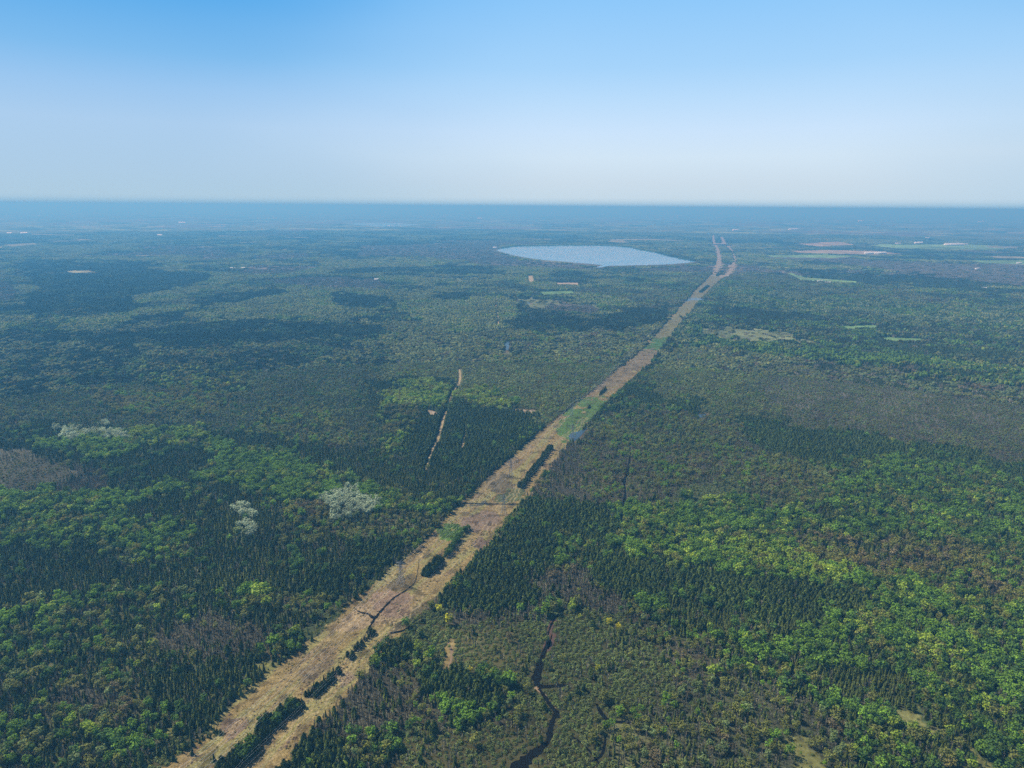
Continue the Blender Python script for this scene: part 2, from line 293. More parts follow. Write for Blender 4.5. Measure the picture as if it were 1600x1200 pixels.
 ('fieldg', [(840, 454), (895, 452), (900, 459), (850, 461)]),
 ('fieldp', [(868, 440), (905, 440), (905, 445), (870, 445)]),
 ('meadow', [(790, 460), (850, 466), (940, 478), (940, 490), (880, 490), (830, 480)]),
 ('purple', [(860, 474), (930, 480), (940, 492), (860, 488)]),
 ('spruce', [(920, 500), (1000, 480), (1050, 478), (1035, 505), (960, 515)]),
 ('fieldg', [(1190, 397), (1290, 396), (1360, 399), (1300, 403), (1210, 402)]),
 ('fieldp', [(1230, 391), (1290, 389), (1370, 391), (1420, 396), (1370, 398), (1250, 395)]),
 ('fieldp', [(1240, 380), (1310, 376), (1340, 382), (1280, 385)]),
 ('fieldg', [(1350, 382), (1500, 380), (1600, 384), (1560, 390), (1400, 388)]),
 ('fieldg', [(1505, 405), (1600, 405), (1700, 410), (1600, 413), (1530, 410)]),
 ('fieldt', [(1530, 398), (1590, 399), (1650, 404), (1560, 403)]),
 ('fieldt', [(1540, 384), (1595, 385), (1590, 388), (1545, 387)]),
 ('fieldt', [(1315, 361), (1380, 363), (1380, 365.5), (1330, 364)]),
 ('fieldt', [(1570, 362.5), (1700, 364), (1700, 366), (1580, 365)]),
 ('fieldg', [(1225, 424), (1260, 432), (1340, 438), (1340, 443), (1250, 437)]),
 ('fieldt', [(0, 381), (55, 378), (62, 381), (20, 385)]),
 ('fieldt', [(45, 364), (118, 365.5), (118, 367.5), (50, 366.5)]),
 ('fieldt', [(120, 354), (174, 352.6), (174, 355), (130, 356)]),
 ('fieldt', [(228, 353), (256, 352.6), (256, 354.4), (232, 354.4)]),
 ('fieldt', [(336, 351), (356, 350), (356, 352), (340, 352)]),
 ('fieldt', [(96, 421), (140, 420), (160, 425), (110, 426)]),
 ('fieldt', [(1010, 372), (1070, 374), (1070, 376.5), (1020, 375)]),
 ('farfre', [(1190, 418), (1240, 414), (1330, 415), (1290, 419)]),
 ('none', STRIP), ('none', BR_L), ('none', BR_R), ('none', [(935 + (p[0] - 935) * 1.02, 400 + (p[1] - 400) * 1.06) for p in LAKE]), ('none', LAKE2),
]

PONDS = ([(787, 530), (795, 530), (797, 537), (794, 547), (785, 549), (788, 539)],
          [(812, 472), (828, 473), (829, 475), (814, 475)], [(796, 463), (802, 466), (812, 470), (806, 470), (796, 466)], [(857, 487), (868, 486), (866, 490), (860, 490)], [(800, 456), (805, 458), (826, 462), (820, 462)],
          [(830, 460), (836, 461), (828, 466), (824, 466)], [(1066, 468), (1082, 465), (1108, 467), (1104, 470), (1082, 469), (1070, 472)], [(1092, 474), (1097, 473), (1098, 478), (1090, 478)],
          [(890, 678), (905, 674), (920, 667), (912, 676), (903, 686), (895, 691), (889, 686)], [(1086, 648), (1104, 646), (1102, 652), (1090, 653)])
LAYERS += [('none', [(p[0] + (p[0] - q[0][0]) * .25, p[1] + (p[1] - q[0][1]) * .2) for p in q]) for q in PONDS]

def in_poly(u, v, poly):
    P = np.asarray(poly, float); res = np.zeros(u.shape, bool)
    m = (u >= P[:, 0].min()) & (u <= P[:, 0].max()) & (v >= P[:, 1].min()) & (v <= P[:, 1].max())
    if not m.any(): return res
    x, y = u[m], v[m]; ins = np.zeros(x.shape, bool); n = len(P)
    for i in range(n):
        x1, y1 = P[i]; x2, y2 = P[i - 1]
        if y1 == y2: continue
        c = (y1 > y) != (y2 > y)
        ins ^= c & (x < (x2 - x1) * (y - y1) / (y2 - y1) + x1)
    res[m] = ins
    return res
def zones_at(x, y, top=0.0):
    """zone number of every ground point; for tree stands what counts is where their tops stand"""
    u, v = project(x, y, top)
    behind = y < 50
    d = np.hypot(x, y)
    a, l = np.arctan2(x, np.maximum(y, 1e-3)), np.log(np.maximum(d, 50))
    near = np.clip((v - 330) / 300, 0.06, 1.0)
    wu = u + (fbm(a * 26, l * 26, 3) - .5) * 34 * near + (fbm(a * 90, l * 90, 5, 2) - .5) * 14 * near
    wv = v + (fbm(a * 26 + 50, l * 26, 4) - .5) * 22 * near + (fbm(a * 90, l * 90, 6, 2) - .5) * 10 * near
    n1 = fbm(x / 650, y / 650, 21); n2 = fbm(x / 170, y / 170, 22); n3 = fbm(x / 1500, y / 1900, 23, 3)
    z = np.full(x.shape, ZI['mixed'])
    right = u > 870 - (v - 700) * .6
    z[right] = ZI['mixedr']
    q = .55 * n1 + .45 * n2
    far = v < 505
    z[far & (q < .40)] = ZI['spruce']; z[far & (q > .56)] = ZI['farfre']; z[far & (q > .46) & (q < .50)] = ZI['olive']
    z[far & (n3 > .70)] = ZI['olive']; z[(v < 440) & (n3 < .26)] = ZI['purple']
    f = (v < 400) & (fbm(x / 420, y / 420, 31, 2) > .96); z[f] = ZI['fieldt']
    nr = ~far
    z[nr & (q < .36)] = ZI['spruce']; z[nr & (q > .62)] = ZI['freshd']; z[nr & (q > .71)] = ZI['fresh']
    for name, poly in LAYERS:
        small = max(p[0] for p in poly) - min(p[0] for p in poly) < 60
        exact = name in ('none',) or name.startswith('field')
        k = 0.0 if exact else (0.35 if small else 1.0)
        z[in_poly(u + (wu - u) * k, v + (wv - v) * k, poly)] = ZI[name]
    z[behind] = ZI['mixed']
    return z

def hills(x, y):
    d = np.hypot(x, y); k = np.clip((d - 14000) / 14000, 0, 1)
    lx, ly = G(600, 351); k = k * np.clip((np.hypot(x - lx, (y - ly) * .6) - 2000) / 1500, 0, 1)
    return k * (fbm(x / 5200, y / 5200, 41, 3) * 46 - 20)

# ------------------------------------------------------------------ object helpers
def mesh_np(name, V, F, mats=(), midx=None, attrs=None, smooth=False):
    """V (n,3); F list of (k,m) int arrays (tris and quads)"""
    me = bpy.data.meshes.new(name)
    V = np.asarray(V, np.float32); Fs = [np.asarray(f, np.int32) for f in F if len(f)]
    me.vertices.add(len(V)); me.vertices.foreach_set('co', V.ravel())
    loops = np.concatenate([f.ravel() for f in Fs]); tot = np.concatenate([np.full(len(f), f.shape[1], np.int32) for f in Fs])
    me.loops.add(len(loops)); me.loops.foreach_set('vertex_index', loops)
    st = np.concatenate([[0], np.cumsum(tot)[:-1]]).astype(np.int32)
    me.polygons.add(len(tot)); me.polygons.foreach_set('loop_start', st)
    for m in mats: me.materials.append(m)
    if midx is not None: me.polygons.foreach_set('material_index', np.asarray(midx, np.int32))
    for k, (typ, arr) in (attrs or {}).items():
        a = me.attributes.new(k, typ, 'POINT')
        a.data.foreach_set('color' if typ == 'FLOAT_COLOR' else ('vector' if typ == 'FLOAT_VECTOR' else 'value'), np.asarray(arr, np.float32).ravel())
    me.update(calc_edges=True); me.validate()
    if smooth: me.polygons.foreach_set('use_smooth', np.ones(len(tot), bool))
    return me
def link(name, data, parent=None, **props):
    o = bpy.data.objects.new(name, data); S.collection.objects.link(o)
    if parent is not None: o.parent = parent
    for k, v in props.items(): o[k] = v
    return o

class MB:                                            # small mesh builder
    def __init__(s): s.v = []; s.f3 = []; s.f4 = []; s.var = []; s.cur = 1.0; s.m3 = []; s.m4 = []; s.mat = 0
    def vert(s, p): s.v.append(tuple(p)); s.var.append(s.cur); return len(s.v) - 1
    def tri(s, a, b, c): s.f3.append([s.vert(a), s.vert(b), s.vert(c)]); s.m3.append(s.mat)
    def quad(s, a, b, c, d): s.f4.append([s.vert(a), s.vert(b), s.vert(c), s.vert(d)]); s.m4.append(s.mat)
    def leaf(s, p, n, w, h, rnd):
        n = Vector(n).normalized(); t = n.orthogonal().normalized(); t.rotate(__import__('mathutils').Quaternion(n, rnd.uniform(0, 6.28))); b = n.cross(t)
        p = Vector(p)
        a = p - t * w + b * h * rnd.uniform(-.3, .3); c = p + t * w + b * h * rnd.uniform(-.3, .3)
        s.quad(a, p - b * h, c, p + b * h)
    def beam(s, a, b, r0, r1, k=4):
        a, b = Vector(a), Vector(b); d = (b - a)
        if d.length < 1e-6: return
        d.normalize(); t = d.orthogonal().normalized(); q = d.cross(t)
        i0 = [s.vert(a + (t * math.cos(6.2832 * i / k) + q * math.sin(6.2832 * i / k)) * r0) for i in range(k)]
        i1 = [s.vert(b + (t * math.cos(6.2832 * i / k) + q * math.sin(6.2832 * i / k)) * r1) for i in range(k)]
        for i in range(k): s.f4.append([i0[i], i0[(i + 1) % k], i1[(i + 1) % k], i1[i]]); s.m4.append(s.mat)
    def box(s, x0, x1, y0, y1, z0, z1):
        c = [(x, y, z) for z in (z0, z1) for y in (y0, y1) for x in (x0, x1)]
        i = [s.vert(p) for p in c]
        for f in ((0, 2, 3, 1), (4, 5, 7, 6), (0, 1, 5, 4), (2, 6, 7, 3), (0, 4, 6, 2), (1, 3, 7, 5)):
            s.f4.append([i[k] for k in f]); s.m4.append(s.mat)
    def mesh(s, name, mats, smooth=False):
        F = [np.array(s.f3, np.int32).reshape(-1, 3), np.array(s.f4, np.int32).reshape(-1, 4)]
        return mesh_np(name, s.v, F, mats, s.m3 + s.m4, {'var': ('FLOAT', s.var)}, smooth)

# ------------------------------------------------------------------ materials
def new_mat(name):
    m = bpy.data.materials.new(name); m.use_nodes = True; t = m.node_tree; t.nodes.clear()
    o = N(t, 'ShaderNodeOutputMaterial'); return m, t, o
def foliage(name, transl=0.25, base=None, rough=0.9, vary=.35):
    m, t, o = new_mat(name); L = t.links.new
    if base is None:
        at = N(t, 'ShaderNodeAttribute', attribute_type='INSTANCER', attribute_name='tint'); col = at.outputs['Color']
    else:
        rg = N(t, 'ShaderNodeRGB'); rg.outputs[0].default_value = (*base, 1); col = rg.outputs[0]
    va = N(t, 'ShaderNodeAttribute', attribute_type='GEOMETRY', attribute_name='var')
    ge = N(t, 'ShaderNodeTexCoord'); no = N(t, 'ShaderNodeTexNoise'); no.inputs['Scale'].default_value = 0.9; no.inputs['Detail'].default_value = 1.0
    L(ge.outputs['Object'], no.inputs['Vector'])
    mr = N(t, 'ShaderNodeMapRange'); mr.inputs['To Min'].default_value = 1 - vary; mr.inputs['To Max'].default_value = 1 + vary
    mr.inputs['From Min'].default_value = .3; mr.inputs['From Max'].default_value = .7; L(no.outputs[0], mr.inputs['Value'])
    mm = N(t, 'ShaderNodeMath', operation='MULTIPLY'); L(va.outputs['Fac'], mm.inputs[0]); L(mr.outputs[0], mm.inputs[1])
    vm = N(t, 'ShaderNodeVectorMath', operation='SCALE'); L(col, vm.inputs[0]); L(mm.outputs[0], vm.inputs['Scale'])
    df = N(t, 'ShaderNodeBsdfPrincipled'); df.inputs['Roughness'].default_value = rough; df.inputs['Specular IOR Level'].default_value = 0.15
    L(vm.outputs[0], df.inputs['Base Color'])
    if transl > 0:
        tr = N(t, 'ShaderNodeBsdfTranslucent'); L(vm.outputs[0], tr.inputs[0])
        mx = N(t, 'ShaderNodeMixShader'); mx.inputs[0].default_value = transl; L(df.outputs[0], mx.inputs[1]); L(tr.outputs[0], mx.inputs[2]); L(mx.outputs[0], o.inputs[0])
    else: L(df.outputs[0], o.inputs[0])
    return m
def plain(name, col, rough=.8, metal=0.0, spec=.3, vary=0.0, scale=1.0):
    m, t, o = new_mat(name); L = t.links.new
    b = N(t, 'ShaderNodeBsdfPrincipled'); b.inputs['Base Color'].default_value = (*col, 1); b.inputs['Roughness'].default_value = rough
    b.inputs['Metallic'].default_value = metal; b.inputs['Specular IOR Level'].default_value = spec
    if vary:
        tcn = N(t, 'ShaderNodeTexCoord'); no = N(t, 'ShaderNodeTexNoise'); no.inputs['Scale'].default_value = scale; L(tcn.outputs['Object'], no.inputs['Vector'])
        mr = N(t, 'ShaderNodeMapRange'); mr.inputs['To Min'].default_value = 1 - vary; mr.inputs['To Max'].default_value = 1 + vary; L(no.outputs[0], mr.inputs['Value'])
        vm = N(t, 'ShaderNodeVectorMath', operation='SCALE'); vm.inputs[0].default_value = col; L(mr.outputs[0], vm.inputs['Scale']); L(vm.outputs[0], b.inputs['Base Color'])
    L(b.outputs[0], o.inputs[0]); return m
M_LEAF = foliage('leaves', .35); M_NEEDLE = foliage('needles', .10); M_TWIG = foliage('twigs', .0, vary=.25)
M_BARK = plain('bark', (.13, .105, .085), .95, vary=.3, scale=2.0)
M_BARKP = plain('pale_bark', (.34, .32, .29), .9, vary=.3, scale=2.0)

# ------------------------------------------------------------------ ground sheet
def ground_material():
    m, t, o = new_mat('forest_floor'); L = t.links.new
    at = N(t, 'ShaderNodeAttribute', attribute_type='GEOMETRY', attribute_name='land')
    ge = N(t, 'ShaderNodeNewGeometry')
    b = N(t, 'ShaderNodeBsdfPrincipled'); b.inputs['Roughness'].default_value = 1.0; b.inputs['Specular IOR Level'].default_value = .05
    prev = at.outputs['Color']
    for sc, amt, det in ((0.22, .45, 4), (0.012, .35, 3), (0.0016, .50, 4)):
        no = N(t, 'ShaderNodeTexNoise'); no.inputs['Scale'].default_value = sc; no.inputs['Detail'].default_value = det; L(ge.outputs['Position'], no.inputs['Vector'])
        mr = N(t, 'ShaderNodeMapRange'); mr.inputs['From Min'].default_value = .3; mr.inputs['From Max'].default_value = .7
        mr.inputs['To Min'].default_value = 1 - amt; mr.inputs['To Max'].default_value = 1 + amt; L(no.outputs[0], mr.inputs['Value'])
        vm = N(t, 'ShaderNodeVectorMath', operation='SCALE'); L(prev, vm.inputs[0]); L(mr.outputs[0], vm.inputs['Scale']); prev = vm.outputs[0]
    L(prev, b.inputs['Base Color']); L(b.outputs[0], o.inputs[0]); return m
M_GROUND = ground_material()
GCOL = np.array([Z[k][4] for k in ZN]); CCOL = np.array([CANOPY.get(k, Z[k][4]) for k in ZN])
def build_ground():
    rr = np.concatenate([[0.0, 120.0, 220.0], 300 * np.exp(np.linspace(0, math.log(70000 / 300.0), 760))])
    aa = np.concatenate([np.linspace(-52, 52, 760), np.linspace(56, 304, 40)]) * math.pi / 180
    A, R = np.meshgrid(aa, rr); X, Y = R * np.sin(A), R * np.cos(A)
    x, y = X.ravel(), Y.ravel(); z = zones_at(x, y); d = np.hypot(x, y)
    k = np.clip((d - 7500) / 3500, 0, 1)[:, None]
    col = GCOL[z] * (1 - k) + CCOL[z] * k
    na, nr = len(aa), len(rr)
    i, j = np.meshgrid(np.arange(nr - 1), np.arange(na), indexing='ij'); i, j = i.ravel(), j.ravel(); j2 = (j + 1) % na
    F = np.stack([i * na + j, i * na + j2, (i + 1) * na + j2, (i + 1) * na + j], 1)[:, ::-1]
    first = i == 0
    F3 = np.stack([j[first], (na + j[first]), (na + j2[first])], 1)
    me = mesh_np('ground', np.stack([x, y, hills(x, y)], 1), [F3[:, [0, 2, 1]], F[~first]], [M_GROUND], None, {'land': ('FLOAT_COLOR', np.c_[col, np.ones(len(col))])})
    link('ground', me, kind='structure')
build_ground()

# ------------------------------------------------------------------ the cleared strip under the power lines
SL = np.array([G(*p) for p in STRIP_L]); SR = np.array([G(*p) for p in STRIP_R])
AX = np.array([G(1105, 440)[0] - G(380, 1140)[0], G(1105, 440)[1] - G(380, 1140)[1]]); AX /= np.hypot(*AX); AC = np.array([AX[1], -AX[0]])
O0 = np.array(G(380, 1140))
def to_strip(x, y): return (x - O0[0]) * AX[0] + (y - O0[1]) * AX[1], (x - O0[0]) * AC[0] + (y - O0[1]) * AC[1]
def from_strip(a, c): return O0[0] + a * AX[0] + c * AC[0], O0[1] + a * AX[1] + c * AC[1]
la, lc = to_strip(SL[:, 0], SL[:, 1]); ra, rc = to_strip(SR[:, 0], SR[:, 1])
def strip_edges(a): return np.interp(a, la, lc), np.interp(a, ra, rc)
STRIP_PATCH = [
 ((.255, .225, .115), [(985, 560), (1035, 508), (1114, 424), (1134, 430), (1052, 522), (1030, 550)]),
 ((.250, .215, .120), [(1060, 480), (1114, 424), (1134, 430), (1098, 468)]),
 ((.270, .200, .135), [(925, 606), (960, 585), (1005, 543), (1034, 548), (1012, 570), (985, 590), (958, 604), (940, 612)]),
 ((.120, .200, .050), [(868, 668), (885, 645), (900, 632), (912, 622), (952, 626), (940, 650), (915, 668), (900, 690), (880, 688)]),
 ((.100, .200, .055), [(1002, 544), (1020, 530), (1055, 522), (1045, 536), (1034, 548)]),
 ((.330, .255, .120), [(893, 640), (905, 633), (920, 637), (912, 643)]),
 ((.190, .145, .095), [(768, 738), (790, 742), (806, 752), (796, 766), (770, 768), (752, 762)]),
 ((.140, .150, .070), [(790, 765), (815, 762), (820, 776), (800, 785), (775, 780)]),
 ((.290, .195, .150), [(722, 812), (748, 800), (780, 805), (775, 830), (745, 832), (722, 826)]),
 ((.225, .150, .130), [(735, 846), (755, 838), (770, 848), (750, 860)]),
 ((.190, .140, .085), [(612, 905), (640, 902), (655, 912), (640, 925), (610, 925), (598, 918)]),
 ((.420, .290, .190), [(555, 945), (600, 930), (640, 940), (625, 960), (560, 985), (530, 985)]),
 ((.330, .215, .165), [(570, 940), (610, 920), (650, 935), (640, 960), (600, 965)]),
 ((.180, .140, .085), [(615, 975), (640, 955), (672, 935), (690, 930), (665, 962), (630, 985), (590, 1012)]),
 ((.100, .110, .060), [(625, 962), (648, 958), (650, 970), (628, 974)]),
 ((.250, .180, .115), [(470, 1050), (520, 1030), (515, 1050), (478, 1072)]),
 ((.270, .180, .135), [(345, 1128), (380, 1118), (385, 1135), (350, 1160)]),
 ((.300, .210, .150), [(520, 1060), (540, 1045), (560, 1060), (530, 1075)]),
 ((.130, .215, .035), [(684, 836), (690, 824), (708, 817), (722, 824), (724, 836), (706, 842), (690, 842)]),
 ((.100, .100, .090), [(700, 792), (740, 786), (810, 787), (812, 789), (740, 789), (702, 795)]),
]
def build_strip():
    a = np.concatenate([np.arange(-420, 1100, 2.2), np.arange(1100, la[-1], 6.0)]); t = np.linspace(0, 1, 80)
    l, r = strip_edges(a)
    l = l - 2 + (fbm(a / 14, a * 0, 71) - .5) * 9; r = r + 2 + (fbm(a / 14, a * 0 + 9, 72) - .5) * 10
    A = np.repeat(a[:, None], len(t), 1); Cc = l[:, None] + (r - l)[:, None] * t[None]
    x, y = from_strip(A.ravel(), Cc.ravel()); A, Cc = A.ravel(), Cc.ravel(); u, v = project(x, y)
    T = np.repeat(t[None], len(a), 0).ravel()
    n = fbm(x / 30, y / 30, 51); n2 = fbm(x / 9, y / 9, 52); n3 = fbm(A / 60, Cc / 9, 54)
    base = np.array([.172, .130, .056]) * np.ones((len(x), 3))
    k = np.clip((n - .5) * 4, 0, 1)[:, None]; base = base * (1 - k) + np.array([.140, .102, .052]) * k
    k = np.clip((n3 - .58) * 5, 0, 1)[:, None]; base = base * (1 - k * .6) + np.array([.130, .130, .048]) * k * .8
    uu = u + (fbm(x / 18, y / 18, 55) - .5) * 16; vv = v + (fbm(x / 18, y / 18, 56) - .5) * 12
    for c, poly in STRIP_PATCH: base[in_poly(uu, vv, poly)] = np.array(c) * (.50, .54, .48)
    k = np.clip((n2 - .62) * 5, 0, 1)[:, None]; base = base * (1 - .5 * k)
    # wheel tracks worn along the right-hand lane
    w = (r - l)[:, None].repeat(len(t), 1).ravel()
    for tt, amp, col in ((.74, 3.0, (.26, .20, .105)), (.80, 3.0, (.26, .20, .105)), (.66, 2.0, (.24, .18, .09)), (.20, 4.0, (.24, .18, .09)), (.235, 4.0, (.24, .18, .09))):
        dd = np.abs((T - tt) * w + (fbm(A / 50, A * 0, 61) - .5) * amp * 4)
        k = (np.clip(1 - dd / 1.4, 0, 1) * (fbm(A / 25, A * 0, 62) > .35) * .8)[:, None]; k = np.where((A < 900)[:, None], k, 0)
        base = base * (1 - k) + np.array(col) * k
    na, nt_ = len(a), len(t); i, j = np.meshgrid(np.arange(na - 1), np.arange(nt_ - 1), indexing='ij'); i, j = i.ravel(), j.ravel()
    F = np.stack([i * nt_ + j, i * nt_ + j + 1, (i + 1) * nt_ + j + 1, (i + 1) * nt_ + j], 1)
    z = .12 + .5 * (fbm(x / 5, y / 5, 57) - .3).clip(0, 1)
    me = mesh_np('cleared_strip', np.stack([x, y, z], 1), [F], [M_STRIP], None, {'land': ('FLOAT_COLOR', np.c_[base, np.ones(len(base))])})
    link('cleared_strip', me, kind='structure')
def strip_material():
    m, t, o = new_mat('dry_grass'); L = t.links.new
    at = N(t, 'ShaderNodeAttribute', attribute_type='GEOMETRY', attribute_name='land'); ge = N(t, 'ShaderNodeNewGeometry')
    b = N(t, 'ShaderNodeBsdfPrincipled'); b.inputs['Roughness'].default_value = 1.0; b.inputs['Specular IOR Level'].default_value = .05
    prev = at.outputs['Color']
    for sc, amt, det in ((1.1, .48, 4), (0.28, .34, 4), (0.05, .18, 3)):
        no = N(t, 'ShaderNodeTexNoise'); no.inputs['Scale'].default_value = sc; no.inputs['Detail'].default_value = det; L(ge.outputs['Position'], no.inputs['Vector'])
        mr = N(t, 'ShaderNodeMapRange'); mr.inputs['From Min'].default_value = .3; mr.inputs['From Max'].default_value = .7
        mr.inputs['To Min'].default_value = 1 - amt; mr.inputs['To Max'].default_value = 1 + amt; L(no.outputs[0], mr.inputs['Value'])
        vm = N(t, 'ShaderNodeVectorMath', operation='SCALE'); L(prev, vm.inputs[0]); L(mr.outputs[0], vm.inputs['Scale']); prev = vm.outputs[0]
    L(prev, b.inputs['Base Color'])
    nb = N(t, 'ShaderNodeTexNoise'); nb.inputs['Scale'].default_value = .55; nb.inputs['Detail'].default_value = 3; L(ge.outputs['Position'], nb.inputs['Vector'])
    bu = N(t, 'ShaderNodeBump'); bu.inputs['Strength'].default_value = .8; bu.inputs['Distance'].default_value = 1.2; L(nb.outputs[0], bu.inputs['Height']); L(bu.outputs[0], b.inputs['Normal'])
    L(b.outputs[0], o.inputs[0]); return m
M_STRIP = strip_material(); build_strip()

def sheet(name, pts, mat, z, sub=10, wob=0.0, **props):
    """flat outline on the ground, its edge broken up a little"""
    P = [G(*p) for p in pts]; out_ = []
    for i in range(len(P)):
        a, b = np.array(P[i]), np.array(P[(i + 1) % len(P)]); n = max(1, int(sub))
        for k in range(n):
            q = a + (b - a) * k / n; d = np.hypot(*(b - a)); nn = np.array([-(b - a)[1], (b - a)[0]]) / max(d, 1e-3)
            out_.append(q + nn * (vn(np.array([q[0] / (wob * 2 + 1)]), np.array([q[1] / (wob * 2 + 1)]), 5)[0] - .5) * 2 * wob)
    me = bpy.data.meshes.new(name); me.from_pydata([(q[0], q[1], z) for q in out_], [], [list(range(len(out_)))]); me.materials.append(mat)
    if me.polygons[0].normal.z < 0: me.flip_normals()
    return link(name, me, kind='structure', **props)
CORR = []                                            # lines kept free of trees: (points, half width)
def smooth_line(P, n=6):
    P = [np.array(p, float) for p in P]; R = []
    for i in range(len(P) - 1):
        p0, p1, p2, p3 = P[max(i - 1, 0)], P[i], P[i + 1], P[min(i + 2, len(P) - 1)]
        for k in range(n):
            t = k / n; R.append(.5 * ((2 * p1) + (p2 - p0) * t + (2 * p0 - 5 * p1 + 4 * p2 - p3) * t * t + (3 * p1 - p0 - 3 * p2 + p3) * t ** 3))
    R.append(P[-1]); return np.array(R)
def ribbon(name, pts, widths, mat, z, clear=0.0, n=6, wob=.25, kind='structure'):
    P = smooth_line([G(*p) for p in pts], n); w = np.interp(np.linspace(0, 1, len(P)), np.linspace(0, 1, len(widths)), widths)
    w = w * (1 + (RS.rand(len(P)) - .5) * 2 * wob); T = np.gradient(P, axis=0); T /= np.maximum(np.hypot(T[:, 0], T[:, 1])[:, None], 1e-6)
    Nn = np.c_[-T[:, 1], T[:, 0]]; A = P + Nn * w[:, None] / 2; B = P - Nn * w[:, None] / 2
    V = np.r_[np.c_[A, np.full(len(A), z)], np.c_[B, np.full(len(B), z)]]; k = len(P); i = np.arange(k - 1)
    F = np.stack([i, i + k, i + 1 + k, i + 1], 1)
    o = link(name, mesh_np(name, V, [F], [mat])); o['kind'] = kind
    if clear: CORR.append((P, w / 2 + clear))
    return o

def water(name, col, rough, bump, scale):
    m, t, o = new_mat(name); L = t.links.new
    b = N(t, 'ShaderNodeBsdfPrincipled'); b.inputs['Base Color'].default_value = (*col, 1); b.inputs['Roughness'].default_value = rough; b.inputs['IOR'].default_value = 1.33; b.inputs['Specular IOR Level'].default_value = .5 if 'lake' in name else (.08 if 'peat' in name else .25)
    ge = N(t, 'ShaderNodeNewGeometry'); nb = N(t, 'ShaderNodeTexNoise'); nb.inputs['Scale'].default_value = scale; nb.inputs['Detail'].default_value = 4; L(ge.outputs['Position'], nb.inputs['Vector'])
    bu = N(t, 'ShaderNodeBump'); bu.inputs['Strength'].default_value = bump; bu.inputs['Distance'].default_value = 1.0; L(nb.outputs[0], bu.inputs['Height']); L(bu.outputs[0], b.inputs['Normal'])
    n2 = N(t, 'ShaderNodeTexNoise'); n2.inputs['Scale'].default_value = .004; n2.inputs['Detail'].default_value = 5; L(ge.outputs['Position'], n2.inputs['Vector'])
    mr = N(t, 'ShaderNodeMapRange'); mr.inputs['From Min'].default_value = .35; mr.inputs['From Max'].default_value = .65; mr.inputs['To Min'].default_value = rough * .7; mr.inputs['To Max'].default_value = min(1, rough * 1.4)
    L(n2.outputs[0], mr.inputs['Value']); L(mr.outputs[0], b.inputs['Roughness'])
    L(b.outputs[0], o.inputs[0]); return m
M_LAKE = water('lake_water', (.05, .20, .34), .12, .06, .05); M_CREEK = water('peat_water', (.004, .0035, .003), .6, .05, .6)
M_POND = water('pond_water', (.03, .05, .07), .2, .2, .3); M_MUD = plain('bare_mud', (.17, .12, .075), 1, vary=.4, scale=.1)
M_TRAIL = plain('sandy_track', (.24, .185, .10), 1, vary=.5, scale=.12); M_ROAD = plain('gravel_road', (.36, .34, .29), 1, vary=.2, scale=.05)
M_SCAR = plain('brown_peat', (.060, .035, .025), 1, vary=.4, scale=.3)
sheet('lake_water', LAKE, M_LAKE, .6, 8, 12); sheet('far_lake_water', LAKE2, M_LAKE, .9, 4, 60)
for q in PONDS:
    sheet('pond_water', q, M_POND, .35, 5, 1.5)

def branch(name, pts, w):
    ribbon(name, pts, w, M_BRANCH, .4, 0, 6, .15)
M_BRANCH = plain('dry_heath', (.175, .140, .095), 1, vary=.3, scale=.02)
branch('cleared_branch', [(1119, 428), (1123, 418), (1124, 405), (1122, 390), (1116, 376), (1114, 365)], [60, 60, 80, 90, 110, 120])
branch('cleared_branch', [(1132, 434), (1143, 420), (1149, 405), (1144, 391), (1134, 381), (1127, 369)], [60, 60, 80, 90, 110, 120])
branch('cleared_branch', [(1117, 383), (1126, 382), (1137, 384)], [120, 120, 120])
# creeks, ditches and tracks
ribbon('creek_water', [(905, 880), (897, 905), (892, 925), (886, 945), (868, 965), (858, 985), (855, 1005), (848, 1025), (842, 1045), (838, 1060), (840, 1072)], [.6, .8, 1.0, 1.4, 2.4, 2, 2.6, 3.6, 6.5, 6.5, 5], M_CREEK, .25, .5, 6, .45)
ribbon('creek_water', [(840, 1072), (850, 1073), (868, 1072), (888, 1071)], [5, 4, 4, 2.5], M_CREEK, .26, 1.5)
ribbon('creek_water', [(842, 1076), (852, 1090), (860, 1102), (868, 1112), (872, 1122)], [2.5, 3.5, 3.5, 4, 4], M_CREEK, .25, .2)
ribbon('creek_water', [(872, 1110), (864, 1125), (860, 1140), (856, 1158), (845, 1170), (828, 1182), (808, 1205), (780, 1250)], [2, 4, 4.5, 4, 5, 8, 12, 13], M_CREEK, .27, 1.2, 6, .4)
ribbon('creek_water', [(932, 1100), (940, 1115), (950, 1125), (965, 1128), (985, 1130)], [2, 4, 4, 3, 2], M_CREEK, .25, 1.2)
ribbon('creek_water', [(946, 1150), (944, 1168), (938, 1182), (925, 1190)], [1.5, 2, 2, 1.5], M_CREEK, .25, .8)
ribbon('creek_water', [(895, 1152), (912, 1164), (930, 1185), (940, 1200)], [1.5, 1.5, 1.5, 1.5], M_CREEK, .25, .8)
ribbon('creek_water', [(974, 798), (976, 780), (977, 768), (975, 752), (980, 740), (983, 725), (984, 715)], [2, 6, 2, 5, 3, 4, 2], M_CREEK, .25, 1)
ribbon('muddy_bank', [(836, 1074), (848, 1084), (858, 1098), (866, 1108)], [3, 3, 3, 3], M_MUD, .2, 1)
ribbon('peat_scar', [(866, 968), (860, 980), (857, 1000), (853, 1015), (860, 1008), (866, 990)], [5, 5, 6, 6, 5, 4], M_SCAR, .22, 1)
ribbon('ditch_water', [(655, 872), (650, 905), (638, 920), (615, 935), (600, 950), (585, 968), (572, 990)], [.3, .6, .8, 1.2, 2.2, 1.8, 1.0], M_CREEK, .75, 0, 8, .7)
